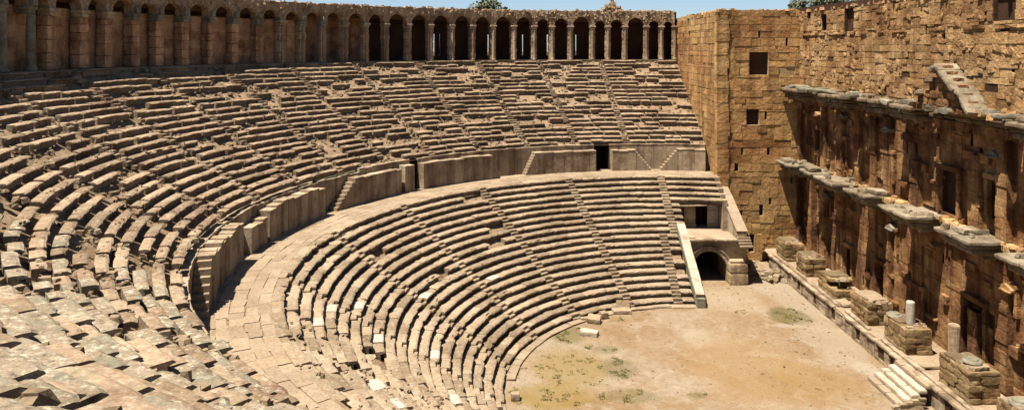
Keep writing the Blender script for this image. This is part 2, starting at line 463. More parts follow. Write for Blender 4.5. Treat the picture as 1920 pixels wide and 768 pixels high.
# ------------------------------------------------------------------ walkway between the tiers
wk = MB()
rad = [27.98+.62, 29.2, 29.85, 30.6, 31.2, 32.6]
vs = []; fs = []
for b in range(261):
    t = 79+(T_END-79)*b/260
    for r in (28.4, 32.7): vs.append(pol(t, r, WALK_H-.05))
for b in range(260): fs.append((2*b, 2*b+1, 2*b+3, 2*b+2))
wk.add(vs, fs, 1)
for k in range(len(rad)-1):
    ts = 90-math.degrees(math.asin((5.4 if rad[k] < 31 else 5.2)/rad[k]))
    t = ts
    while t < T_END:
        e = t+math.degrees(U(.7, 1.7)/rad[k]); g = .012
        gt = math.degrees(g/rad[k]); z = WALK_H+U(-.012, .012)+(.02 if t > 200 else 0)*U(-1, 1)
        a0, a1, b0, b1 = [U(-.07, .07)*(1 if t < 195 else 1.8) for _ in range(4)]
        n = 3; vv = []
        for q in range(n+1):
            tt = t+gt+(e-t-2*gt)*q/n
            r0 = rad[k]+g+(a0 if 0 < k else 0)*(1-q/n)+(a1 if k else 0)*q/n*.5; r1 = rad[k+1]-g+b0*.5
            sk = math.degrees(b1/rad[k])*.5
            for (rr, zz) in ((r0, z-.12), (r0, z), (r1, z), (r1, z-.12)): vv.append(pol(tt, rr, zz))
        ff = []
        for q in range(n):
            for i in range(3): ff.append((q*4+i, q*4+i+1, q*4+i+5, q*4+i+4))
        ff += [(0, 1, 2, 3), (n*4+3, n*4+2, n*4+1, n*4)]
        wk.add(vv, ff, 0)
        t = e
tag(wk.build('walkway', [M['pave'], M['fill']]), 'curved paved walkway between the lower and the upper seat rows', 'walkway', kind='structure')

# ------------------------------------------------------------------ masonry
def wall(mb, o, u, nrm, W, H, holes=(), ch=.55, bl=(.7, 1.6), depth=.45, jit=.035, top=None, gap=.012, miss=.006, back=True, bm_=1, z0=0.0, cj=.25):
    """coursed ashlar on a plane: o = bottom corner, u = along, nrm = outward; holes = (a0,a1,z0,z1)"""
    o, u, nrm = Vector(o), Vector(u).normalized(), Vector(nrm).normalized(); up = Vector((0, 0, 1))
    z = z0; edges = sorted({hz for hh in holes if hh[3]-hh[2] > .6 for hz in hh[2:4]})
    while z < H-.05:
        c = ch*U(1-cj, 1+cj); z1 = min(H, z+c)
        for e in edges:
            if z+.12 < e < z1+.18: z1 = e; break
        zm = .5*(z+z1)
        iv = [(0.0, W)]
        for (a0, a1, h0, h1) in holes:
            if h0 < zm < h1 or (h1-h0 < .6 and z <= h0 < z1 and h0 > z+.1*c):
                nv = []
                for (p, q) in iv:
                    if a1 <= p or a0 >= q: nv.append((p, q)); continue
                    if a0 > p: nv.append((p, a0))
                    if a1 < q: nv.append((a1, q))
                iv = nv
        for (p, q) in iv:
            if q-p < .03: continue
            if back:
                lim = q
                mb.obox(o+u*(.5*(p+q))+up*zm-nrm*(depth*.5+.05), u*(.5*(q-p)), nrm*(depth*.5), up*(.5*(z1-z)), m=bm_)
            a = p
            while a < q-.01:
                b = a+U(*bl)
                if q-b < bl[0]*.6: b = q
                if top and z1 > top(.5*(a+b)): a = b; continue
                if rnd.random() > miss:
                    d = U(-jit, jit)
                    mb.obox(o+u*(.5*(a+b))+up*zm+nrm*(d-depth*.3), u*(.5*(b-a)-gap), nrm*(depth*.3), up*(.5*(z1-z)-gap), j=.014)
                a = b
        z = z1

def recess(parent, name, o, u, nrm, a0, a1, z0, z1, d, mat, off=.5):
    """the reveal and inside of an opening, mostly painted dark as shade"""
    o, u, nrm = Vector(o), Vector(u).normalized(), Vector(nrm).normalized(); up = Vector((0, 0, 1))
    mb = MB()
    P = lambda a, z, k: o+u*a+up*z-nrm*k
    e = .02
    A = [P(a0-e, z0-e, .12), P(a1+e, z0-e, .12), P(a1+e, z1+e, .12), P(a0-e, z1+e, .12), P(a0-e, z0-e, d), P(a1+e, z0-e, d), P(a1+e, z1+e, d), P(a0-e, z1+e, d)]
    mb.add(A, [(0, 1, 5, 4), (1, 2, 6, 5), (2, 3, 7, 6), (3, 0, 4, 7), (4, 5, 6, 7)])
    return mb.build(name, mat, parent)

# ------------------------------------------------------------------ retaining wall of the upper tier, its door openings and stairs
ret = empty('retaining_wall', (0, 0, WALK_H), 'curved grey stone retaining wall behind the walkway, carrying the upper rows', 'wall')
def dout(px, py):
    x, y = floor_pt(px, py, WALK_H+.3); return math.degrees(math.atan2(y, x)) % 360
DOORS = [(dout(1148, 316), dout(1119, 316)), (dout(796, 349), dout(780, 351))]
def arcwall(mb, t0, t1, r, z0, ztop, thick, seg=.9, topn=0.03, lip=True):
    """upright slabs set edge to edge along an arc"""
    t = t0
    while t < t1-.02:
        e = min(t1, t+math.degrees(U(seg*.7, seg*1.4)/r))
        if t1-e < math.degrees(.3/r): e = t1
        g = math.degrees(.008/r); zt = (ztop(.5*(t+e)) if callable(ztop) else ztop) + U(-topn, topn); dr = U(-.025, .025)
        vv = []
        for q in range(3):
            tt = t+g+(e-t-2*g)*q/2
            for (rr, zz) in ((r+dr, z0), (r+dr, zt-.1), (r+dr-.035, zt-.09), (r+dr-.03, zt), (r+thick, zt), (r+thick, z0)):
                vv.append(pol(tt, rr, zz))
        ff = []
        for q in range(2):
            for i in range(6): ff.append((q*6+i, q*6+(i+1) % 6, q*6+6+(i+1) % 6, q*6+6+i))
        ff += [tuple(range(5, -1, -1)), tuple(12+i for i in range(6))]
        mb.add(vv, ff); t = e
T0R = 90-math.degrees(math.asin(5.5/32.5))
rw = MB(); cc = T0R
for (d0, d1) in DOORS:
    arcwall(rw, cc, d0, 32.3, WALK_H-.1, UP_H+.02, .5); cc = d1
arcwall(rw, cc, T_END, 32.3, WALK_H-.1, lambda t: UP_H+.02 if t < 150 else UP_H-.22, .5, topn=.05)
rw.build('wall', M['wallgrey'], ret)
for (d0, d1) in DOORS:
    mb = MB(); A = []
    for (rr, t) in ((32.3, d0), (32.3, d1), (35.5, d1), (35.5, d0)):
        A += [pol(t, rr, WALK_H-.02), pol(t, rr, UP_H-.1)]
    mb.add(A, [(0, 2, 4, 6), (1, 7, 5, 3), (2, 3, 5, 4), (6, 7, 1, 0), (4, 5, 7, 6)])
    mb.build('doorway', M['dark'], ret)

def stair_block(name, t0, t1, label, left=0, right=0, top=10.9, r=31.42, thick=.85, pale=False, nst=7):
    """solid landing of upright slabs; 'left' (greater angle) / 'right' ends may fall in steps, length in metres"""
    root = empty(name, pol(.5*(t0+t1), r, WALK_H), label, 'stair landing', 'stair landings along the walkway')
    mb = MB(); a, b = t0+math.degrees(right/r), t1-math.degrees(left/r)
    arcwall(mb, a, b, r, WALK_H-.1, top, thick, seg=.9 if t0 < 150 else .75, topn=.05 if t0 < 150 else .12)
    mb.build('wall', M['wallgrey'], root)
    for (ln, base, sg) in ((left, b, 1), (right, a, -1)):
        if not ln: continue
        st = MB()
        for k in range(nst):
            q0 = base+sg*math.degrees(ln*k/nst/r); q1 = base+sg*math.degrees(ln*(k+1)/nst/r)
            zt = top-(top-WALK_H)*(k+1)/(nst+1); z_ = WALK_H-.1
            t_a, t_b = min(q0, q1), max(q0, q1)
            vv = [pol(t, rr, zz) for t in (t_a+.01, t_b-.01) for (rr, zz) in ((r+.02, z_), (r+.02, zt), (r+thick, zt), (r+thick, z_))]
            st.add(vv, [(0, 1, 5, 4), (1, 2, 6, 5), (2, 3, 7, 6), (0, 3, 2, 1), (4, 5, 6, 7)])
        st.build('steps', M['pave'], root)
    return root
stair_block('stair_landing', T0R+.05, dout(1240, 315), 'grey stair landing of the walkway wall touching the tower, steps falling left', left=1.7)
stair_block('stair_landing', dout(1222, 315), dout(1150, 316), 'short grey stair landing right of the far dark doorway, steps falling right', right=1.6, top=10.75)
stair_block('stair_landing', dout(1118, 316), dout(982, 322), 'long grey stair landing left of the far dark doorway, one stepped left end', left=1.0, top=10.8)
stair_block('stair_landing', dout(935, 327), dout(797, 349), 'long pale topped stair landing right of the narrow walkway doorway, steps on its right', right=.9, top=10.95)
stair_block('door_pier', dout(780, 352), dout(758, 355), 'square stone pier left of the narrow doorway in the walkway wall', top=11.0, thick=.95)
stair_block('stair_landing', dout(756, 357), dout(622, 388), 'stone stair landing with a flight of seven clear steps falling left', left=2.3, top=10.8)
stair_block('stair_landing', dout(603, 396), dout(497, 445), 'brown slab landing on the bend of the walkway wall, left of the clear steps', top=10.8)
stair_block('door_pier', dout(494, 447), dout(470, 468), 'low broken slab between two taller slabs on the walkway bend', top=10.3)
near_l = stair_block('stair_landing', dout(463, 480), dout(402, 556), 'nearest tall slab landing beside the walkway with narrow yellowish steps at its near end', top=10.95)
st = MB(); ta = dout(402, 556)
for k in range(7):
    t0 = ta+.1+k*.56
    vv = [pol(tt, rr, zz) for tt in (t0, t0+.55) for (rr, zz) in ((31.5, WALK_H-.1), (31.5, 10.85-.32*k), (32.28, 10.85-.32*k), (32.28, WALK_H-.1))]
    st.add(vv, [(0, 1, 5, 4), (1, 2, 6, 5), (2, 3, 7, 6), (0, 3, 2, 1), (4, 5, 6, 7)])
st.build('steps', M['pave'], near_l)

# ------------------------------------------------------------------ arcade on the rim
arc = empty('arcade', (0, 0, 20.0), 'long curved arcade of round arches on pillars along the theatre rim', 'arcade')
RA = 46.95; GF = 20.05
def on_rim(px):
    s = (px-960)/F; a = 1+s*s; b = -(s*15.07*-1)*-2  # solve |CAM + Z*(s,1)| = RA
    bx, by = CAM.x, CAM.y
    B = 2*(s*bx+by); Cc = bx*bx+by*by-RA*RA
    Z = (-B+math.sqrt(B*B-4*a*Cc))/(2*a)
    return math.degrees(math.atan2(by+Z, bx+s*Z)) % 360
PX = [1265, 1240, 1212, 1172, 1140, 1111, 1070, 1035, 1002, 964, 925, 887, 848, 808, 767, 725, 687, 648, 607, 568, 530, 487, 442, 397, 348, 300, 255, 205, 158, 97, 58, 3]
PT = [on_rim(p) for p in PX]
dl = 3.0
PT += [PT[-1]+dl, PT[-1]+2*dl, PT[-1]+3*dl]
SPR = 4.25; TOPH = 6.15; DEP = .85
for k, t in enumerate(PT):
    pale = PX[k] in (58, 3) if k < len(PX) else True
    brown = k < len(PX) and 60 < PX[k] < 520
    root = MB(); x, y, z = pol(t, RA, GF)
    er = Vector((math.cos(R(t)), math.sin(R(t)), 0)); et = Vector((-er.y, er.x, 0)); up = Vector((0, 0, 1))
    hw = (.34 if not brown else .42) if not pale else .3
    if pale:
        root.lathe((x, y, z), [(.42, 0), (.42, .12), (.36, .2), (.31, .3), (.30, 2.2), (.27, SPR-.55)], n=14, amp=.02)
        mt = M['marble']
    else:
        mt = M['brown'] if brown else M['pillar']
        zz = 0
        while zz < SPR-.5:
            hh = min(U(.5, 1.1), SPR-.5-zz)
            if SPR-.5-zz-hh < .25: hh = SPR-.5-zz
            root.rough(Vector((x, y, z+zz+hh/2))+er*(DEP*.5+U(-.03, .03)), et*(hw+U(-.02, .03)), er*(DEP*.5), up*(hh/2-.005), n=3, amp=.05, seed=k)
            zz += hh
        if not brown:
            root.lathe((x-er.x*.04, y-er.y*.04, z), [(.24, 0), (.24, .15), (.19, .22), (.18, 2), (.17, SPR-.55)], n=10, amp=.04)
    p = root.build('pillar', mt, arc)
    cb = MB()
    white = k < len(PX) and PX[k] in (255, 300, 348, 397, 442, 487, 568, 607, 58, 3)
    cb.rough(Vector((x, y, z+SPR-.36))+er*.38, et*.33, er*.48, up*.14, n=3, amp=.03, seed=k)
    cb.rough(Vector((x, y, z+SPR-.1))+er*.36, et*.42, er*.56, up*.12, n=3, amp=.035, seed=k+3)
    if white and rnd.random() < .8:
        cb.rough(Vector((x, y, z+SPR+.25))-er*.12, et*.24, er*.2, up*.24, n=3, amp=.06, seed=k+9)
    cb.build('capital', M['marble'] if white else M['pillar'], p)
def rim_top(t): return TOPH + .12*n3(t*.9, 0, 0) + .08*n3(t*3.1, 5, 0)
for k in range(len(PT)-1):
    t0, t1 = PT[k], PT[k+1]
    p0, p1 = Vector(pol(t0, RA, GF)), Vector(pol(t1, RA, GF))
    u = (p1-p0); W = u.length; u.normalize(); er = Vector((u.y, -u.x, 0))
    if er.dot(p0) < 0: er = -er
    up = Vector((0, 0, 1)); a = W/2-.30; mb = MB(); n = 14
    cr = SPR + a*U(.98, 1.04)
    # spandrel: columns of stations from pillar axis to pillar axis
    st = [(0, SPR), (W/2-a, SPR)] + [(W/2-a*math.cos(math.pi*q/n), SPR+(cr-SPR)*math.sin(math.pi*q/n)) for q in range(1, n)] + [(W/2+a, SPR), (W, SPR)]
    vs = []
    for (s_, z_) in st:
        tt = t0+(t1-t0)*s_/W; zt = max(rim_top(tt), cr+.25)
        for (dd, zz) in ((0, z_), (0, .5*(z_+zt)), (0, zt), (DEP, zt+.05), (DEP, z_)):
            q = p0+u*s_+er*dd+up*zz
            q += noise.noise_vector(q*1.7)*.05
            vs.append(q)
    m = 5; fs = []
    for i in range(len(st)-1):
        for j in range(5): fs.append((i*m+j, i*m+(j+1) % 5, (i+1)*m+(j+1) % 5, (i+1)*m+j))
    mb.add(vs, fs)
    # arch ring stones
    for q in range(11):
        f0, f1 = math.pi*q/11, math.pi*(q+1)/11; fm = .5*(f0+f1)
        c = p0+u*(W/2-(a+.13)*math.cos(fm))+up*(SPR+(cr-SPR+.13)*math.sin(fm))+er*.28
        rd = (-u*math.cos(fm)+up*math.sin(fm)); tg = (u*math.sin(fm)+up*math.cos(fm))
        mb.obox(c, rd*.13, tg*(a*math.pi/22-.008), er*.32, j=.02)
    # rubble along the top edge
    for q in range(int(W/.22)):
        s_ = U(0, W); tt = t0+(t1-t0)*s_/W
        mb.stone(p0+u*s_+er*U(-.03, .5)+up*(max(rim_top(tt), cr+.25)+U(-.12, .1)), U(.09, .2))
    for q in range(26):
        s_ = U(0, W); z_ = U(SPR+.2, TOPH)
        xx = abs(s_-W/2); 
        if z_ < (SPR+math.sqrt(max(0, (a+.3)**2-xx*xx)) if xx < a+.3 else 0): continue
        mb.stone(p0+u*s_+er*.03+up*z_, U(.09, .17), sq=.8)
    mb.build('arch', M['arc'], arc)
# rear wall with slits, vault, floor
slits = [(on_rim(p)-.1, w) for p, w in ((834, .5), (932, .35), (994, .3), (1042, .8), (1090, .25), (845, .3))]
bw = MB(); RB = 50.2
tb = PT[0]-.3; t_end = PT[-1]
edges = []
for (t, w) in slits:
    d = math.degrees(w*.5/RB); edges.append((t-d, t+d))
edges.sort()
def seg_wall(t0, t1, z0, z1, r=RB, th=.7):
    n = max(1, int(R(t1-t0)*r/1.4))
    for q in range(n):
        a, b = t0+(t1-t0)*q/n, t0+(t1-t0)*(q+1)/n
        zz = z0
        while zz < z1-.01:
            hh = min(.75, z1-zz); dr = U(-.03, .03)
            vv = [pol(t, rr, z_) for t in (a, b) for (rr, z_) in ((r+dr, zz), (r+dr, zz+hh), (r+th, zz+hh), (r+th, zz))]
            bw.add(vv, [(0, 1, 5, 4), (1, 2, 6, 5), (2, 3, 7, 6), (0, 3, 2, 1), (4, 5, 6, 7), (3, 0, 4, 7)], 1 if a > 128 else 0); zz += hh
c = tb
for (a, b) in edges:
    seg_wall(c, a, GF, GF+5.8); seg_wall(a, b, GF, GF+.5); seg_wall(a, b, GF+3.2, GF+5.8); c = b
seg_wall(c, t_end, GF, GF+5.8)
iw = MB(); bw_keep = bw; bw = iw
seg_wall(141, t_end, GF, GF+SPR+.1, 47.95, .4)
bw = bw_keep
iw.build('infill_wall', [M['brown'], M['brown']], arc)
bw.build('rear_wall', [M['dark'], M['brown']], arc)  # far stretch painted dark for shade, left stretch brown for bounce light
vt = MB(); vs = []; fs = []; n = 8; nt = 80
for q in range(nt+1):
    t = tb+(t_end-tb)*q/nt
    for i in range(n+1):
        f = math.pi*i/n; rr = RA+DEP*.8+(RB+.1-RA-DEP*.8)*(1-math.cos(f))*.5
        vs.append(pol(t, rr, GF+SPR+.5+.95*math.sin(f)))
    for (rr, zz) in ((RB+.7, TOPH-.15), (RA+.4, TOPH-.1)): vs.append(pol(t, rr, GF+zz))
m = n+3
for q in range(nt):
    for i in range(m): fs.append((q*m+i, q*m+(i+1) % m, (q+1)*m+(i+1) % m, (q+1)*m+i))
vt.add(vs, fs); vt.build('vault', M['dark'], arc)  # shade under the vault put in as dark stone
fl = MB(); vs = []; fs = []
for q in range(121):
    t = tb+(T_END-tb)*q/120
    for (rr, zz) in ((RU0+21*TU-.05, 19.6), (RU0+21*TU-.1, GF-.01), (RB+.7, GF-.01)): vs.append(pol(t, rr, zz))
for q in range(120):
    for i in range(2): fs.append((q*3+i, q*3+i+1, q*3+i+4, q*3+i+3))
fl.add(vs, fs); fl.build('gallery_floor', M['rubble'], arc)
# heap left standing on top
hp = MB(); t = on_rim(1148)
for q in range(70):
    z_ = abs(rnd.gauss(0, .55)); sp = 1.5*(1-min(z_, 1.6)/1.75)
    c = Vector(pol(t+math.degrees(U(-sp, sp)/RA), RA+.5+U(-.3, .3), GF+TOPH+z_*.9))
    hp.stone(c, U(.15, .3))
tag(hp.build('masonry_stump', M['arc']), 'ragged lump of masonry left standing on top of the far arcade', 'masonry')

# ------------------------------------------------------------------ tower
YT = 28.5; XL = 5.9; XW = 14.2
tow = empty('tower', (10, YT, 0), 'golden stone block tower closing the far end of the seat rows', 'tower')
FH = [(9.1-XL, 11.05-XL, 18.8, 21.1), (8.8-XL, 10.1-XL, 13.7, 15.3), (10.1-XL, 10.5-XL, 4.5, 5.6), (9.0-XL, 9.6-XL, .8, 2.6), (7.6-XL, 8.0-XL, 9.2, 9.5), (10.9-XL, 11.2-XL, 10.9, 11.2)]
for _ in range(9):
    a, z = U(.5, 7.6), U(3, 24); FH.append((a, a+.22, z, z+.26))
mb = MB()
wall(mb, (XL, YT, 0), (1, 0, 0), (0, -1, 0), XW-XL+.3, 25.4, FH, ch=.68, bl=(.9, 1.9), jit=.03, miss=.006, gap=.02, top=lambda a: 25.45+.15*n3(a*.8, 2, 2))
mb.build('front_wall', [M['tower'], M['mortar']], tow)
mb = MB()
# side wall: two tall slots at the back
SH = [(14.6, 15.3, 19.9, 23.3), (11.6, 12.4, 19.7, 23.5), (5.5, 6.1, 11.5, 14.6)]
wall(mb, (XL, YT+.02, 6.0), (0, 1, 0), (-1, 0, 0), 24.0, 19.3, [(a, b, c-6, d-6) for a, b, c, d in SH], ch=.68, bl=(.9, 1.9), jit=.025, miss=.003, gap=.025, top=lambda a: 19.35-(max(0, a-9)*.03)+.15*n3(a, 2, 7))
mb.build('side_wall', [M['tower'], M['mortar']], tow)
mb = MB()
z = 0.0
while z < 25.2:
    h = U(.6, .8); q = U(-.02, .02)
    mb.box(XL-.12+q, XL+1.05+U(-.12, .12), YT-.12+q, YT+.8+U(-.1, .1), z+.012, min(z+h, 25.4), j=.015); z += h
mb.build('corner_pilaster', M['tower'], tow)
for a0, a1, z0, z1 in FH[:4]:
    recess(tow, 'window' if z0 > 3 else 'doorway', (XL, YT, 0), (1, 0, 0), (0, -1, 0), a0, a1, z0, z1, 1.6, M['dark'])
for a0, a1, z0, z1 in SH:
    recess(tow, 'window', (XL, YT+.02, 0), (0, 1, 0), (-1, 0, 0), a0, a1, z0, z1, 1.2, M['tower'])
mb = MB()
for a in range(30):
    y = YT+U(.2, 17); mb.stone((XL+U(.1, .8), y, 25.35-max(0, y-YT-9)*.03), U(.15, .35))
for a in range(20): mb.stone((XL+U(0, 8), YT+U(.1, .6), 25.4), U(.12, .26))
mb.build('broken_top', M['tower'], tow)
mb = MB(); mb.box(XL+.5, XW+2.5, YT+.6, 46, 0, 25.2); mb.build('core', M['dark'], tow)

# ------------------------------------------------------------------ stage building
stg = empty('stage_building', (XW, 6, 0), 'tall ruined stage building wall with two rows of broken cornices', 'building')
Y0, Y1 = -16.0, YT
W = Y1-Y0
yy = lambda y: Y1-y    # along-wall coordinate, starting at the tower
def zx(px, X): return X*F/(px-960)+CAM.y
# upper plain wall
UH = [(yy(18.6), yy(16.8), 23.0, 25.0), (yy(23.2), yy(22.2), 23.2, 24.7), (yy(26.7), yy(25.9), 24.5, 25.2), (yy(-1.2), yy(-3.2), 23.1, 25.2)]
for _ in range(16):
    a, z = U(1, 43), U(18, 24.5); UH.append((a, a+U(.18, .3), z, z+.28))
mb = MB()
def tw(a): return 25.15+.22*n3(a*.5, 1, 3)+.25*n3(a*1.7, 4, 3)
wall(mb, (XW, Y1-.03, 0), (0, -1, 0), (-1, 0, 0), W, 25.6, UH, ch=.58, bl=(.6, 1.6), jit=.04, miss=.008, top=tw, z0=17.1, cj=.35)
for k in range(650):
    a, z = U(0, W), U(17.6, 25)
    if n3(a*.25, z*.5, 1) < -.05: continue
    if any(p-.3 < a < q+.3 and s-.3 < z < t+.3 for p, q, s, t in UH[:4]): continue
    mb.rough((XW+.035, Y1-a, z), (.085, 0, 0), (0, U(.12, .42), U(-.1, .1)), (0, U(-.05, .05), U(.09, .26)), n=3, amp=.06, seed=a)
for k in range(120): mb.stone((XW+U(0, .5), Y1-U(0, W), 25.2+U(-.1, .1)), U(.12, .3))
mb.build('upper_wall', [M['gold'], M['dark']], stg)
for a0, a1, z0, z1 in UH[:4]:
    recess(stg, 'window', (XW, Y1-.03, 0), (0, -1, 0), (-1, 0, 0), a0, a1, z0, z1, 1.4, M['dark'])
mb = MB()
for k in range(44):
    if rnd.random() < .3: continue
    mb.obox((XW+.08, Y1-.5-k, 22.85+U(-.02, .02)), (.2, 0, 0), (0, .49, 0), (0, 0, .1), j=.03)
mb.build('string_course', M['gold'], stg)
# the decorated facade below: lower and upper storey
DL = [(22.7, .7, 3.2), (17.5, .65, 3.0), (12.0, .7, 3.2), (6.7, .65, 3.0), (.3, .95, 4.3), (-5.6, .7, 3.2)]
LH = [(yy(c+w), yy(c-w), 1.3, 1.3+h) for c, w, h in DL] + [(yy(c+.45), yy(c-.45), 6.0, 7.6) for c in (21.4, 10.1, -3.0)]
UHo = [(18.3, .55, 11.2, 13.5), (23.6, .6, 11.3, 13.8), (10.7, .6, 11.2, 13.4), (3.0, 1.0, 10.5, 13.4), (-1.7, .6, 11.3, 13.6), (-6.5, .6, 11.3, 13.6)]
LH += [(yy(c+w), yy(c-w), a, b) for c, w, a, b in UHo]
for _ in range(30):
    a, z = U(1, 43), U(2, 17)
    LH.append((a, a+U(.15, .35), z, z+U(.2, .4)))
mb = MB()
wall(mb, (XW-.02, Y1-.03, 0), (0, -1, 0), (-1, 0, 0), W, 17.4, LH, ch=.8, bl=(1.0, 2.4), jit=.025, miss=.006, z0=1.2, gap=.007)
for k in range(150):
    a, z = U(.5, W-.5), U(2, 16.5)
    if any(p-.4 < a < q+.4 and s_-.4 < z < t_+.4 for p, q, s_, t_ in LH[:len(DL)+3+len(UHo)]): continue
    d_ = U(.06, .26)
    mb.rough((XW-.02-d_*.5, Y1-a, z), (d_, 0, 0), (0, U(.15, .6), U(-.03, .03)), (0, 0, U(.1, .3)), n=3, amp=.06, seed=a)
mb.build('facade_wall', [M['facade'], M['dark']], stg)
for q, (a0, a1, z0, z1) in enumerate(LH[:len(DL)+3+len(UHo)]):
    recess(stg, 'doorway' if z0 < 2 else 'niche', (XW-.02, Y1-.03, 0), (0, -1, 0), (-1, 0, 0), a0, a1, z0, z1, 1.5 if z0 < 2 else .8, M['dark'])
for (a0, a1, z0, z1) in LH[:len(DL)+3+len(UHo)]:
    ya_, yb_ = Y1-a1, Y1-a0; mb = MB()
    for yc in (ya_-.14, yb_+.14):
        z = z0
        while z < z1-.1:
            h = min(U(.6, 1.2), z1-z)
            if z1-z-h < .3: h = z1-z
            mb.rough((XW-.12, yc, z+h/2), (.16, 0, 0), (0, .14, 0), (0, 0, h/2-.006), n=3, amp=.03, seed=z+yc); z += h
    mb.rough((XW-.14, .5*(ya_+yb_), z1+.17), (.2, 0, 0), (0, .5*(yb_-ya_)+.34, 0), (0, 0, .17), n=4, amp=.04, seed=ya_)
    mb.build('door_frame' if z0 < 2 else 'niche_frame', M['facade'], stg)
# piers and pilasters that carried the projecting cornice
SL = [(24.3, 28.35), (20.0, 22.9), (15.0, 19.3), (10.1, 13.6), (3.3, 7.3), (-3.1, .7), (-9.2, -5.2), (-14.5, -11.0)]
for (a, b) in SL:
    for c in (a+.55, b-.55):
        for (z0, z1) in ((1.3, 9.3), (10.25, 16.7)):
            if rnd.random() < .3: continue
            if rnd.random() < .4: z1 = z0+(z1-z0)*U(.35, .8)
            mb = MB(); pw = U(.34, .6); pd = U(.22, .55)
            wall(mb, (XW-pd, c+pw, 0), (0, -1, 0), (-1, 0, 0), 2*pw, z1, (), ch=.62, bl=(.9, 1.2), jit=.04, miss=.03, z0=z0, depth=.45)
            mb.box(XW-pd+.08, XW, c-pw+.02, c+pw-.02, z0, z1)
            mb.build('pilaster', [M['facade'], M['dark']] if False else [M['facade'], M['facade']], stg)
def cornice(name, zt, spans, xfs, xin, mat, th=.34, seed=0, broken=.0):
    for sk, (a, b) in enumerate(spans):
        xf = xfs[sk % len(xfs)]
        mb = MB(); n = max(1, int((b-a)/1.4))
        for (zo, t2, inset) in ((0, th*.5, 0), (-th*.55, th*.45, .28), (-th*1.05, th*.6, .5)):
            y = a+inset*.7
            L_ = b-a-1.4*inset
            for q in range(n):
                if rnd.random() < broken and zo == 0: continue
                y0_, y1_ = y+L_*q/n+.01, y+L_*(q+1)/n-.01
                x0 = xf+inset+U(-.08, .12)+seed*0; zc = zt+zo-t2/2+U(-.03, .03)
                mb.rough((.5*(x0+XW+.05), .5*(y0_+y1_), zc), (.5*(XW+.05-x0), 0, 0), (0, .5*(y1_-y0_), 0), (0, 0, t2/2), n=4, amp=.045, seed=y0_)
        # fallen lumps on top
        for q in range(int((b-a)*1.3)):
            mb.stone((U(xf+.5, XW-.2), U(a+.2, b-.2), zt+.1), U(.12, .32), sq=.6)
        if rnd.random() < .7:
            y = U(a+.6, b-.6); mb.rough((xf+U(.8, 1.6), y, zt+.17), (U(.3, .6), U(-.1, .1), 0), (U(-.1, .1), U(.4, .9), 0), (0, 0, .16), n=4, amp=.05, seed=a)
        for c in (a+.8, .5*(a+b), b-.8):
            mb.rough((.5*(xf+.7+XW), c+U(-.1, .1), zt-th*1.65), (.5*(XW-xf-.7), 0, 0), (0, U(.18, .28), 0), (0, 0, th*.3), n=3, amp=.05, seed=c)
            mb.rough((.5*(xf+1.2+XW), c, zt-th*2.15), (.5*(XW-xf-1.2), 0, 0), (0, .2, 0), (0, 0, th*.25), n=3, amp=.05, seed=c+1)
        mb.build(name, mat, stg)
cornice('projecting_cornice', 10.25, SL, [11.5, 11.8, 11.6, 11.7, 11.45, 11.55, 11.6, 11.7], 13.3, M['ledge'], th=.5)
GP = [(SL[k+1][1], SL[k][0]) for k in range(len(SL)-1)]
for (a, b) in GP:
    mb = MB(); y = a
    while y < b-.05:
        e = min(b, y+U(.6, 1.2)); x0 = U(13.2, 13.8)
        mb.rough((.5*(x0+XW), .5*(y+e), 10.0+U(-.05, .05)), (.5*(XW-x0), 0, 0), (0, .5*(e-y)-.01, 0), (0, 0, .2), n=4, amp=.05, seed=y); y = e
    for q in range(5): mb.stone((U(13.3, 14), U(a, b), 10.25), U(.12, .28))
    mb.build('ledge', M['gold'], stg)
US = [(23.2, 28.3), (19.6, 22.4), (14.4, 18.9), (9.6, 13.4), (4.1, 8.2), (-4.2, 4.05), (-9.2, -5.0), (-14.5, -11)]
cornice('upper_cornice', 17.55, US, [12.0, 12.7, 12.0, 12.6, 12.1, 12.9, 12.1, 12.5], 13.2, M['cornice'], th=.6, broken=.12)
mb = MB()
for k in range(60):
    y = U(-14, 28); q = n3(y*.4, 3, 1)
    if q > -.1: mb.rough((U(12.2, 13.6), y, 17.62+U(0, .12)), (U(.25, .6), U(-.1, .1), 0), (U(-.15, .15), U(.3, .8), U(-.08, .08)), (0, 0, U(.1, .24)), n=3, amp=.06, seed=y)
mb.build('loose_cornice_stones', M['marble'], stg)
# architrave under the upper cornice
mb = MB()
for (a, b) in US:
    y = a+.4
    while y < b-.4:
        e = min(b-.4, y+U(1, 2)); mb.obox((13.75+U(-.05, .05), .5*(y+e), 16.55), (.4, 0, 0), (0, .5*(e-y)-.01, 0), (0, 0, .3), j=.03); y = e
mb.build('architrave', M['facade'], stg)
# niche hoods
for (y, z, pale) in [(18.2, 15.5, 1), (10.6, 15.2, 1), (1.5, 16.0, 0), (-1.8, 15.1, 1), (23.6, 15.2, 0), (21.4, 7.9, 1), (10.0, 7.8, 1), (-3.0, 7.5, 0), (-4.5, 4.6, 0), (16.6, 7.6, 0), (4.6, 7.9, 0)]:
    mb = MB(); w = U(.45, .62)
    mb.prism([(-w, 0), (w, 0), (w, .1), (0, .34), (-w, .1)], (XW-.5, y, z), (0, 1, 0), (0, 0, 1), (1, 0, 0), .47)
    mb.rough((XW-.3, y, z-.07), (.28, 0, 0), (0, w*.95, 0), (0, 0, .06), n=3, amp=.03, seed=y)
    mb.build('niche_hood', M['marble'] if pale else M['gold'], stg)
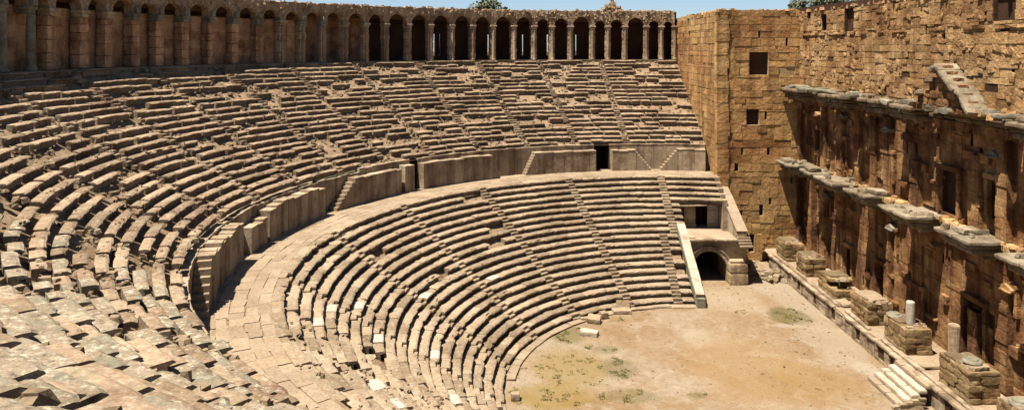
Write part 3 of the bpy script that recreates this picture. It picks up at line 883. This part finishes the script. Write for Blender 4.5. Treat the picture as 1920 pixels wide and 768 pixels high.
# central gable
mb = MB()
GX = -.75
g = [(-3.3, 0), (3.5, 0), (3.2, .35), (2.55, .8), (2.2, 1.25), (1.5, 1.65), (1.15, 2.2), (.55, 2.55), (.25, 2.95), (-.15, 2.9), (-1.0, 2.2), (-1.9, 1.45), (-2.4, .95), (-2.9, .5)]
z = 0.0
def span(zq):
    xs = []
    for q in range(len(g)):
        (a0, z0), (a1, z1) = g[q], g[(q+1) % len(g)]
        if (z0 <= zq < z1) or (z1 <= zq < z0): xs.append(a0+(a1-a0)*(zq-z0)/(z1-z0))
    return (min(xs), max(xs)) if xs else None
mb.prism([(a*.80, z_*.80) for a, z_ in g], (12.95+GX, .3, 17.5), (0, 1, 0), (0, 0, 1), (1, 0, 0), .75)
while z < 2.9:
    h = U(.32, .5); sp_ = span(z+h*.6)
    if sp_:
        a = sp_[0]
        while a < sp_[1]-.05:
            e = min(sp_[1], a+U(.45, 1.0))
            mb.rough((13.1+GX+U(-.06, .05), .3+.5*(a+e), 17.5+z+h/2), (.33, 0, 0), (0, .5*(e-a)-.01, U(-.02, .02)), (0, 0, h/2-.008), n=3, amp=.05, seed=a+z); a = e
    z += h
pd = mb.build('gable', M['facade'], stg)
mb = MB()
for q in range(7):
    f = (q+.5)/7; a = .25-f*3.35; z = 3.0-f*2.72
    k_ = 0 if q < 4 else 1
    mb.rough((12.95+GX+.12+U(-.1, .1)*k_, .3+a, 17.5+z+U(-.04, .06)*k_), (.74-.06*k_, 0, 0), (U(-.08, .08)*k_, -.235, -.195+U(-.08, .08)*k_), (0, .075, -.09), n=4, amp=.03+.03*k_, seed=q)
for (a, z) in ((.62, 2.72), (1.35, 1.95), (2.35, 1.1), (3.1, .45)):
    mb.rough((12.9+GX, .3+a, 17.5+z), (U(.35, .5), 0, 0), (0, U(.2, .34), -.1), (0, .05, U(.1, .16)), n=3, amp=.07, seed=a)
mb.build('coping', M['ledge'], pd)
mb = MB()
for k in range(26): mb.stone((U(12.3, 13.9), U(-4.6, 4.6), 17.6+U(0, .3)), U(.15, .4))
mb.build('fallen_lumps', M['gold'], stg)
mb = MB(); mb.box(XW+.35, XW+6, Y0, Y1+.5, 0, 25.0); mb.build('core', M['dark'], stg)

# ------------------------------------------------------------------ stage platform, steps, plinths
XP = 10.2; PH = 1.3
plat = empty('stage_platform', (XP, 6, 0), 'low long stage platform with dark slots along its stone front', 'platform')
SLOT = [(11.7, .35), (7.6, .3), (4.3, .45), (2.9, .3), (15.2, .3), (18.6, .3), (-3.4, .4), (-6.5, .3)]
mb = MB()
wall(mb, (XP, 26.0, 0), (0, -1, 0), (-1, 0, 0), 26+16, PH-.12, [(26-y-w, 26-y+w, .25, 1.05) for y, w in SLOT], ch=.42, bl=(.6, 1.3), jit=.03, depth=.4, miss=.02)
mb.build('front_wall', [M['wallgrey'], M['dark']], plat)
mb = MB()
for (x0, x1, zt) in ((XP-.12, XP+.26, PH), (XP+.36, XP+.72, PH+.05)):
    y = -16
    while y < 26:
        e = min(26, y+U(.9, 2.2))
        if rnd.random() > .06: mb.rough((.5*(x0+x1), .5*(y+e), zt-.07+U(-.02, .02)), (.5*(x1-x0)+U(-.03, .03), 0, 0), (U(-.02, .02), .5*(e-y)-.015, 0), (0, 0, .085), n=3, amp=.03, seed=y)
        y = e
mb.build('coping', M['wallgrey'], plat)
mb = MB(); n = 40
vs = []; fs = []
for i in range(n+1):
    for j in range(9):
        x, y = XP+.1+(XW-XP)*j/8, -16+44.4*i/n; vs.append((x, y, PH-.1+.06*n3(x, y, 0, .9)))
for i in range(n):
    for j in range(8): fs.append((i*9+j, i*9+j+1, i*9+j+10, i*9+j+9))
mb.add(vs, fs); mb.build('stage_floor', M['pave'], plat)
mb = MB(); mb.box(XP+.06, XW, -16, 26, 0, PH-.2); mb.build('core', M['dark'], plat)

steps = empty('stone_steps', (9.1, 0, 0), 'flight of five pale stone steps climbing to the stage platform', 'steps')
for k in range(5):
    mb = MB(); x0 = 8.05+k*.44; z1 = .26*(k+1)
    y = -1.85
    while y < 1.75:
        e = min(1.8, y+U(.9, 1.5))
        if 1.8-e < .4: e = 1.8
        mb.rough((x0+.26, .5*(y+e), z1-.13), (.26, 0, 0), (0, .5*(e-y)-.006, 0), (0, 0, .13), n=3, amp=.02, seed=k+y); y = e
    mb.build('step', M['pale'] if k in (1, 2, 3) else M['pave'], steps)
mb = MB()
for k in range(5): mb.rough((8.6+k*.22, -1.98, .1+.11*k), (.9-.16*k, 0, 0), (0, .14, 0), (0, 0, .12), n=3, amp=.06, seed=k)
mb.build('cheek_wall', M['rubble'], steps)

PLN = [(69.3, 71.8), (64.6, 66.8), (58.6, 62.0), (53.3, 56.1), (48.2, 51.0), (41.5, 44.4), (36.6, 39.2)]
PLAB = ['small yellowish stone plinth nearest the tower on the stage platform', 'second stone plinth from the tower, flat topped', 'wide broken stone plinth, third from the tower, with crumbled near side',
        'square stone plinth with pale flat slabs on top, before the one with the column', 'stone plinth carrying the short pale column stump on its top', 'large dark stone plinth near the steps with pale slabs and a stump on top',
        'nearest stone plinth at the corner of the photograph with a round pale slab']
def plinth(k):
    z0, z1 = PLN[k]; y0, y1 = z0-45.5, z1-45.5; x0, x1 = 11.0, 12.85
    ht = [1.55, 1.5, 1.35, 1.55, 1.6, 1.75, 1.5][k]
    root = empty('stone_plinth', (.5*(x0+x1), .5*(y0+y1), PH), PLAB[k], 'plinth', 'plinths along the stage platform')
    mb = MB(); z = PH-.12
    while z < PH+ht-.2:
        h = U(.34, .5); zz = min(PH+ht, z+h)
        if PH+ht-zz < .2: zz = PH+ht
        for (xa, xb) in ((x0, x0+.75), (x0+.75, x1)):
            y = y0
            while y < y1-.05:
                e = y+U(.55, 1.2)
                if y1-e < .35: e = y1
                if k == 2 and z > 1.9 and y < y0+.9 and rnd.random() < .6: y = e; continue
                mb.rough((.5*(xa+xb)+U(-.03, .03), .5*(y+e)+(U(-.05, .03) if y == y0 else 0), .5*(z+zz)), (.5*(xb-xa)-.006, 0, 0), (0, .5*(e-y)-.008, 0), (0, 0, .5*(zz-z)-.006), n=3, amp=.045, seed=k*7+z+y)
                y = e
        z = zz
    mb.build('body', M['plinth'], root)
    cp = MB()
    for q in range(22): cp.stone((U(x0+.15, x1-.15), U(y0+.15, y1-.15), PH+ht+.03), U(.1, .24), sq=.45)
    cp.rough((x0+.9, .5*(y0+y1)+.4, PH+ht+.06), (.8, .05, 0), (-.05, .7, 0), (0, .02, .09), n=4, amp=.05, seed=k)
    if k in (3, 5): cp.rough((x0+.8, y0+.75, PH+ht+.12), (.5, .1, 0), (-.1, .55, 0), (.03, 0, .1), n=5, amp=.05, seed=k+4)
    cp.build('rubble_cap', M['rubble'] if k not in (3, 6) else M['pave'], root)
    if k in (4, 5, 6):
        sl = MB(); c = {4: (11.5, y1-.5, PH+ht+.05), 5: (11.75, y0+.9, PH+ht+.2), 6: (11.6, y0+1.6, PH+ht+.06)}[k]
        sl.lathe(c, [(.5, 0), (.55, .08), (.5, .16), (.36, .2), (.33, .27)], n=18, amp=.05)
        sl.build('column_base', M['marble'], root)
    return PH+ht
tops = [plinth(k) for k in range(len(PLN))]
def stump(x, y, z, r, h, label):
    mb = MB(); mb.lathe((x, y, z), [(r*1.02, 0), (r, .1), (r*1.0, h*.5), (r*.97, h-.12), (r*.9, h-.04), (r*.7, h)], n=20, amp=.035)
    o = mb.build('column_stump', M['pillar'] if h > 1.5 else M['white'], smooth=False)
    for v in o.data.vertices: v.co -= Vector((x, y, z))
    o.location = (x, y, z); tag(o, label, 'column')
stump(11.95, 49.3-45.5, tops[4]+.02, .29, 1.5, 'short pale column stump standing on a stage plinth')
stump(11.75, 44.1-45.5, tops[5]-.05, .33, 1.85, 'taller grey column stump standing at the end of the large dark plinth')

# slabs lying on the stage between the plinths
for q, (x, y, a, b, lab) in enumerate([(11.6, 1.3, .7, .5, 'flat pale slab lying on the stage beside the plinth with the short column'),
                                      (12.7, 7.0, .5, .35, 'small flat slab lying on the stage behind the square plinth'), (11.3, 12.2, .5, .4, 'broken slab lying on the stage before the wide broken plinth')]):
    mb = MB(); mb.rough((0, 0, 0), (a, .1, 0), (-.08, b*1.5, 0), (0, .02, .1), n=5, amp=.06, seed=q*3)
    o = mb.build('stone_slab', M['pave']); o.location = (x, y, PH+.05); tag(o, lab, 'slab', 'slabs on the stage')

# ------------------------------------------------------------------ vaulted side entrance with the box above it
YV = 21.7
ent = empty('vaulted_entrance', (3.3, YV, 0), 'stone side entrance with a dark round arch and a flat terrace on top', 'gateway')
x0, x1, zt = .95, 6.55, 3.9; ac, ar, sp = 3.15, 1.6, 1.2
mb = MB()
n = 18
st = [(x0, 0), (ac-ar-.001, 0), (ac-ar, sp)] + [(ac-ar*math.cos(math.pi*q/n), sp+ar*math.sin(math.pi*q/n)) for q in range(1, n)] + [(ac+ar, sp), (ac+ar+.001, 0), (x1, 0)]
vs = []; fs = []
for (x, z) in st: vs += [(x, YV, z), (x, YV, zt-.45), (x, YV+4.5, z)]
for i in range(len(st)-1):
    a, b = i*3, i*3+3
    fs.append((a, b, b+1, a+1)); fs.append((a, a+2, b+2, b))
mb.add(vs, fs)
mb.build('front_wall', M['wallgrey'], ent)
mb = MB()
for q in range(13):
    f = math.pi*(q+.5)/13; rd = Vector((-math.cos(f), 0, math.sin(f))); tg = Vector((math.sin(f), 0, math.cos(f)))
    mb.obox(Vector((ac, YV-.02, sp))+rd*(ar+.19), rd*.19, tg*((ar+.19)*math.pi/26-.01), (0, .09, 0), j=.01)
    mb.obox(Vector((ac, YV-.06, sp))+rd*(ar+.42), rd*.06, tg*((ar+.42)*math.pi/26-.004), (0, .12, 0))
mb.build('arch_ring', M['wallgrey'], ent)
mb = MB()
for (z, h, d) in ((zt-.36, .09, .06), (zt-.2, .08, .14), (zt-.06, .07, .26)):
    x = x0-.1
    while x < x1+.1:
        e = min(x1+.15, x+U(1, 1.7)); mb.obox((.5*(x+e), YV-d+.3, z), (.5*(e-x)-.006, 0, 0), (0, .36, 0), (0, 0, h), j=.012); x = e
mb.build('cornice', M['wallgrey'], ent)
mb = MB(); mb.box(x0-.1, x1+.1, YV+.2, YV+5.5, zt-.12, zt-.005); mb.build('terrace', M['pave'], ent)
mb = MB(); mb.box(x0, x1-.02, YV+7.4, YV+7.6, 0, 3.6); mb.box(x0, ac-ar-.02, YV+.5, YV+7.5, 0, 3.3); mb.box(ac+ar+.02, x1-.05, YV+.5, YV+7.5, 0, 3.3); mb.box(x0, x1-.05, YV+4.4, YV+7.5, 2.85, 3.6); mb.build('passage_end', M['dark'], ent)
mb = MB()
for (z0, z1, a, b, y) in ((0, 1.0, 4.78, 6.45, YV-1.0), (1.0, 1.85, 4.8, 6.42, YV-.98), (1.86, 2.1, 4.9, 6.3, YV-.7)):
    mb.rough((.5*(a+b), .5*(y+YV), .5*(z0+z1)), (.5*(b-a), 0, 0), (0, .5*(YV-y)+.05, 0), (0, 0, .5*(z1-z0)), n=5, amp=.018, seed=3)
mb.build('pier', M['pillar'], ent)

box = empty('seat_box', (3.9, 26.2, zt), 'small stone box with a dark doorway under the highest lower rows', 'box')
mb = MB(); YB = 26.25
for (a, b, z0, z1) in ((1.9, 3.05, zt, 6.6), (3.05, 4.2, 6.35, 6.6)):
    wall(mb, (a, YB, 0), (1, 0, 0), (0, -1, 0), b-a, z1, (), ch=.6, bl=(.8, 1.2), depth=.35, jit=.015, z0=z0, miss=0)
mb.build('front_wall', [M['wallgrey'], M['dark']], box)
mb = MB(); wall(mb, (4.2, YB, 0), (1, 0, 0), (0, -1, 0), 1.75, 6.6, (), ch=.9, bl=(.8, 1.2), depth=.35, jit=.012, z0=zt, miss=0)  # whiter stone paints in the sunlit part of the front
o = mb.build('front_wall', [M['white'], M['dark']], box); o['label'] = 'wall panel right of the doorway, painted paler as sunlit'
mb = MB(); mb.box(1.7, 6.0, YB-.12, YB+.3, 6.62, 6.85, j=.02); mb.box(1.9, 3.05, YB-.14, YB+.1, zt, zt+.35, j=.01); mb.box(4.2, 5.9, YB-.14, YB+.1, zt, zt+.35, j=.01)
mb.build('lintel', M['pave'], box)
recess(box, 'doorway', (0, YB, 0), (1, 0, 0), (0, -1, 0), 3.05, 4.2, zt, 6.35, 1.9, M['dark'])
mb = MB(); mb.box(1.15, 3.0, YB+.36, YB+1.7, zt, 6.55); mb.box(4.25, 6.0, YB+.36, YB+1.7, zt, 6.55); mb.box(.9, 1.9, 21.9, 26.3, .1, 4.0); mb.build('side_wall', M['wallgrey'], box)
# rows above the box carried on a solid end wall
mb = MB()
for i in range(16, 21):
    r, h = low(i); y = math.sqrt(r*r-5.45**2); mb.box(5.3, 5.75, y-.05, y+1.3, 3.9, h-.03, j=.01)
mb.build('end_wall', M['wallgrey'], box)

rp = empty('sloping_parapet', (.6, 18.5, 0), 'whitish sloping stone coping along the end of the lower seat rows', 'parapet')
mb = MB(); n = 6
ya, za, yb, zb = 15.1, .95, 22.1, 5.15
for q in range(n):
    f0, f1 = q/n, (q+1)/n
    p = Vector((.62, ya+(yb-ya)*(f0+f1)/2, za+(zb-za)*(f0+f1)/2)); d = Vector((0, (yb-ya)/n/2, (zb-za)/n/2)); nn = Vector((0, -d.z, d.y)).normalized()
    mb.obox(p, (.36, 0, 0), d*.995, nn*.14, j=.02)
mb.build('coping', M['pale'], rp)
mb = MB(); mb.prism([(14.9, 0), (ya, za-.1), (yb, zb-.15), (yb, 0)], (.36, 0, 0), (0, 1, 0), (0, 0, 1), (1, 0, 0), .55); mb.box(.3, .98, 14.72, 15.2, 0, .78, j=.02)
mb.build('wall', M['marble'], rp)

sp2 = empty('stair_parapet', (6.1, 24.5, 4), 'pale sloping parapet between the seat box and the tower foot', 'parapet')
mb = MB(); mb.prism([(21.5, 3.9), (21.5, 4.55), (27.6, 7.5), (28.4, 7.5), (28.4, 3.9)], (5.75, 0, 0), (0, 1, 0), (0, 0, 1), (1, 0, 0), .8)
mb.build('wall', M['wallgrey'], sp2)
mb = MB()
for q in range(5):
    f = (q+.5)/5; d = Vector((0, .61, .295)); nn = Vector((0, -.295, .61)).normalized()
    mb.obox(Vector((6.15, 21.5+6.1*f, 4.62+2.95*f)), (.5, 0, 0), d*.99, nn*.09, j=.02)
for k in range(5): mb.rough((6.3, 21.9-.28*k, 4.25-.2*k), (.6, 0, 0), (0, .2, 0), (0, 0, .1), n=3, amp=.02, seed=k)
mb.build('coping', M['pave'], sp2)
# steps and rubble at the tower foot
fs_ = empty('broken_steps', (9.3, 26, 0), 'broken stone steps heaped between the arched entrance and the stage platform', 'steps')
for k in range(4):
    mb = MB(); y = 23.6+k*.55
    for q in range(2): mb.rough((7.3+q*.85+U(-.1, .1), y+U(-.08, .08), .12+.21*k), (.41, U(-.04, .04), 0), (U(-.03, .03), .36, 0), (0, 0, .13), n=3, amp=.04, seed=k*5+q)
    mb.build('step', M['pave'] if k % 2 else M['rubble'], fs_)
mb = MB()
for k in range(60): mb.stone((U(8.3, 10.6), U(21.2, 24.2), U(.05, .5)), U(.12, .38))
mb.build('rubble_heap', M['rubble'], fs_)
mb = MB(); mb.box(9.75, 10.15, YT-.75, YT-.35, .9, 2.75, j=.04); o = mb.build('gate_post', M['tower']); tag(o, 'short upright stone post beside the small doorway at the tower foot', 'post')

# ------------------------------------------------------------------ ground
gm = MB(); vs = []; fs = []
n = 90
def gz(x, y):
    d = math.hypot(x, y)
    return .03*n3(x, y, 0, .5)+.02*n3(x, y, 2, 1.7) if d < 30 else 0
rings = [0]+[.45*k for k in range(1, 61)]+[30, 40, 80, 160, 400, 1000, 2500, 6000]
for r in rings:
    for q in range(n):
        x, y, _ = pol(360*q/n, r, 0); vs.append((x, y, gz(x, y)-(.02 if r > 16 else 0)))
for k in range(len(rings)-1):
    for q in range(n):
        p = (q+1) % n; fs.append((k*n+q, k*n+p, (k+1)*n+p, (k+1)*n+q))
gm.add(vs, fs); tag(gm.build('ground', M['ground'], smooth=True), 'dusty orange brown orchestra floor with faded patches', 'ground', kind='structure')

# hill the seats lean on, seen only above the walls
hm = MB(); vs = []; fs = []; nx, ny = 48, 40
for i in range(nx+1):
    for j in range(ny+1):
        x, y = -260+560*i/nx, 72+500*j/ny
        h = 17*min(1, (y-72)/55)+ 9*max(0, min(1, (x-20)/120))*min(1, max(0, (y-150)/150)) + 3*n3(x, y, 0, .012)
        vs.append((x, y, h))
for i in range(nx):
    for j in range(ny):
        q = i*(ny+1)+j; fs.append((q, q+ny+1, q+ny+2, q+1))
hm.add(vs, fs)
hill_mat = stone_mat('dry_hillside', (.17, .15, .07), (.12, .115, .05), (.07, .075, .035), big=.08, isl=0, bump=.4)
tag(hm.build('hill', hill_mat, smooth=True), 'dry green hillside behind the theatre', 'hill', kind='structure')

# ------------------------------------------------------------------ trees beyond the walls
def tree(x, y, z0, h, cr, label, nl=1500):
    root = empty('tree', (x, y, z0), label, 'tree', 'trees beyond the walls')
    tb_ = MB(); lf = MB()
    def limb(p, q, r0, r1):
        p, q = Vector(p), Vector(q); d = (q-p).normalized(); a = d.orthogonal().normalized(); b = d.cross(a)
        vs = []
        for (c, r) in ((p, r0), (q, r1)):
            for k in range(7): an = 2*math.pi*k/7; vs.append(c+a*r*math.cos(an)+b*r*math.sin(an))
        tb_.add(vs, [(k, (k+1) % 7, 7+(k+1) % 7, 7+k) for k in range(7)])
    hub = (x+U(-.3, .3), y, z0+h*.5); limb((x, y, z0-.5), hub, .35, .22)
    cl = []
    for k in range(9):
        a = U(0, 6.28); e = Vector((x+cr*.75*math.cos(a)*U(.3, 1), y+cr*.75*math.sin(a)*U(.3, 1), z0+h*U(.6, .92)))
        limb(hub, e, .14, .04); cl.append((e, cr*U(.28, .5)))
    cl.append((Vector((x, y, z0+h*.85)), cr*.5))
    for k in range(nl):
        c, r = rnd.choice(cl); v = Vector((rnd.gauss(0, 1), rnd.gauss(0, 1), rnd.gauss(0, .75))).normalized()*r*U(.4, 1.1)
        p = c+v; s = U(.2, .48); a = Vector((U(-1, 1), U(-1, 1), U(-1, 1))).normalized(); b = a.orthogonal().normalized()
        lf.add([p-a*s, p+b*s*.6, p+a*s, p-b*s*.6], [(0, 1, 2, 3)])
    tb_.build('trunk', M['bark'], root); lf.build('crown', M['leaf'], root)
def tree_at(px, py, Z, h, cr, label, nl=1500):
    x = CAM.x+(px-960)*Z/F; y = CAM.y+Z; ztop = CAM.z+(HOR-py+7)*Z/F
    tree(x, y, ztop-h, h, cr, label, nl)
tree_at(920, 4, 150, 11, 4.2, 'round grey green tree top showing above the middle of the arcade')
tree_at(1548, -1, 190, 12, 5.0, 'broad hazy tree top showing above the stage wall right of its left corner', 2200)
tree_at(1500, 6, 210, 10, 3.4, 'low hazy tree top showing above the stage wall nearest the tower')
tree_at(1600, 4, 200, 10, 4.5, 'hazy tree top showing above the stage wall, right of the broad one', 1800)
tree_at(1645, 1, 205, 10, 4.6, 'dark tree top at the rising right part of the stage wall', 1800)

# ------------------------------------------------------------------ fallen stones on the orchestra edge
def fallen(px, py, u, v, w, mat, label, seed, name='stone_block', tilt=0, lift=0):
    x, y = floor_pt(px, py); mb = MB(); mb.rough((0, 0, 0), u, v, w, n=4, amp=.04, seed=seed)
    o = mb.build(name, mat); o.location = (x, y, Vector(w).length*.9+lift); o.rotation_euler = (tilt, 0, 0); tag(o, label, 'stone block')
fallen(1105, 628, (.62, -.25, 0), (.12, .3, 0), (0, 0, .2), M['white'], 'white rectangular marble block lying alone on the orchestra floor', 1)
fallen(1165, 586, (.75, .05, 0), (-.05, .45, 0), (0, 0, .17), M['seatlow'], 'flat slab fallen at the foot of the lowest seat row', 2)
fallen(1168, 580, (.55, .0, 0), (0, .15, 0), (0, 0, .45), M['rubble'], 'rounded broken slab leaning behind the flat fallen slab', 3, tilt=-.5, lift=-.05)
fallen(1114, 604, (.5, -.15, 0), (.1, .35, 0), (0, .03, .25), M['rubble'], 'grey tilted block fallen just left behind the white marble block', 4, tilt=.3)
fallen(1132, 596, (.3, .1, 0), (-.1, .3, 0), (0, 0, .27), M['rubble'], 'small lumpy stone between the tilted block and the fallen slab', 5)
fallen(1098, 600, (.42, .1, 0), (-.05, .2, 0), (0, 0, .14), M['seatlow'], 'low stone chunk against the lowest row near the green weeds', 6)
fallen(966, 748, (.28, .0, 0), (0, .25, 0), (0, 0, .22), M['pave'], 'small pale block on the floor at the near edge of the seat rows', 7)

# floor edging stones
eb = MB(); t = 97
while t < 262:
    e = t+math.degrees(U(.8, 1.7)/15.1)
    if rnd.random() > .15:
        eb.obox(pol(.5*(t+e), 15.25, .04), Vector(pol(.5*(t+e)+90, .5*R(e-t)*15.2-.02, 0)), Vector(pol(.5*(t+e), .3, 0)), (0, 0, .09), j=.03)
    t = e
eb.box(-4.6, .2, 14.75, 15.5, -.05, .07, j=.01)
tag(eb.build('kerb', M['pave']), 'low kerb of flat stones round the orchestra floor', 'kerb', kind='structure')

gv = MB()
for k in range(1700):
    a, q = U(0, 6.28), math.sqrt(rnd.random())*15; x, y = q*math.cos(a), q*math.sin(a)
    if k % 3 == 0: x, y = U(0, 10), U(-9, 21)
    if x > 10: continue
    gv.stone((x, y, gz(x, y)), U(.02, .07) if rnd.random() < .93 else U(.07, .13), sq=.5)
tag(gv.build('gravel', M['rubble']), 'small stones scattered over the dusty orchestra floor', 'gravel', kind='stuff')
# weeds and dry grass on the floor
gr = MB()
def tuft(x, y, s, m):
    for k in range(7):
        a = U(0, 6.28); l = s*U(.6, 1.3); b = Vector((x+U(-.1, .1), y+U(-.1, .1), 0)); d = Vector((math.cos(a), math.sin(a), 0))
        sd = Vector((-d.y, d.x, 0))*.025
        gr.add([b-sd, b+sd, b+d*l*.7+Vector((0, 0, l*.55))], [(0, 1, 2)], m)
for (px, py, rx, ry, nn, m) in [(1062, 622, 1.5, 2.0, 420, 1), (1070, 688, 2.6, 3.0, 480, 0), (1160, 690, 1.5, 1.7, 420, 1), (1030, 742, 2.8, 1.5, 430, 0), (1180, 742, 1.9, .9, 300, 1), (1135, 655, 1.6, .9, 260, 1),
                                 (1308, 740, .6, .45, 130, 1), (1480, 592, 1.7, 1.9, 420, 1), (1215, 693, .4, .35, 60, 1), (1150, 600, 1.3, .7, 120, 1), (1385, 580, 1, 1, 50, 0), (1560, 700, 3, 4, 60, 0)]:
    x, y = floor_pt(px, py)
    for k in range(nn):
        a, q = U(0, 6.28), math.sqrt(rnd.random()); gx, gy = x+rx*q*math.cos(a), y+ry*q*math.sin(a)
        if n3(gx, gy, 0, 1.2) < .0+q*.25 or rnd.random() < .25: continue
        tuft(gx, gy, U(.08, .22), m if rnd.random() < .8 else 1-m)
tag(gr.build('grass', [M['grass'], M['weed']]), 'dry grass and green weeds in patches on the orchestra floor', 'grass', kind='stuff')

# ------------------------------------------------------------------ light, sky, camera
L_ = Vector((.32, .17, -1)).normalized()
sun = bpy.data.lights.new('sun', 'SUN'); sun.energy = 5.0; sun.angle = R(.5); sun.color = (1, .915, .825)
so = bpy.data.objects.new('sun', sun); COL.objects.link(so); so.rotation_euler = L_.to_track_quat('-Z', 'Y').to_euler(); so.location = (-20, -20, 80)
w = bpy.data.worlds.new('World'); C.world = w; w.use_nodes = True; nt = w.node_tree
sky = nt.nodes.new('ShaderNodeTexSky'); sky.sky_type = 'NISHITA'; sky.sun_disc = False
sky.sun_elevation = math.asin(-L_.z); sky.sun_rotation = math.atan2(-L_.x, -L_.y) % (2*math.pi)
sky.air_density = .7; sky.dust_density = .5; sky.ozone_density = 3.0
bg = nt.nodes['Background']; bg.inputs[1].default_value = .05
nt.links.new(sky.outputs[0], bg.inputs[0])
cam = bpy.data.cameras.new('camera'); co = bpy.data.objects.new('camera', cam); COL.objects.link(co)
co.location = CAM; co.rotation_euler = (R(90), 0, 0)
cam.sensor_fit = 'HORIZONTAL'; cam.sensor_width = 36; cam.lens = 36*F/1920; cam.shift_y = -(384-HOR)/1920
cam.clip_end = 8000; cam.clip_start = .1
C.camera = co
C.view_settings.view_transform = 'Standard'; C.view_settings.look = 'None'; C.view_settings.exposure = 1.42; C.view_settings.gamma = 1
C.view_settings.use_curve_mapping = False
C.cycles.max_bounces = 4; C.cycles.diffuse_bounces = 2
try: C.cycles.use_denoising = True
except Exception: pass
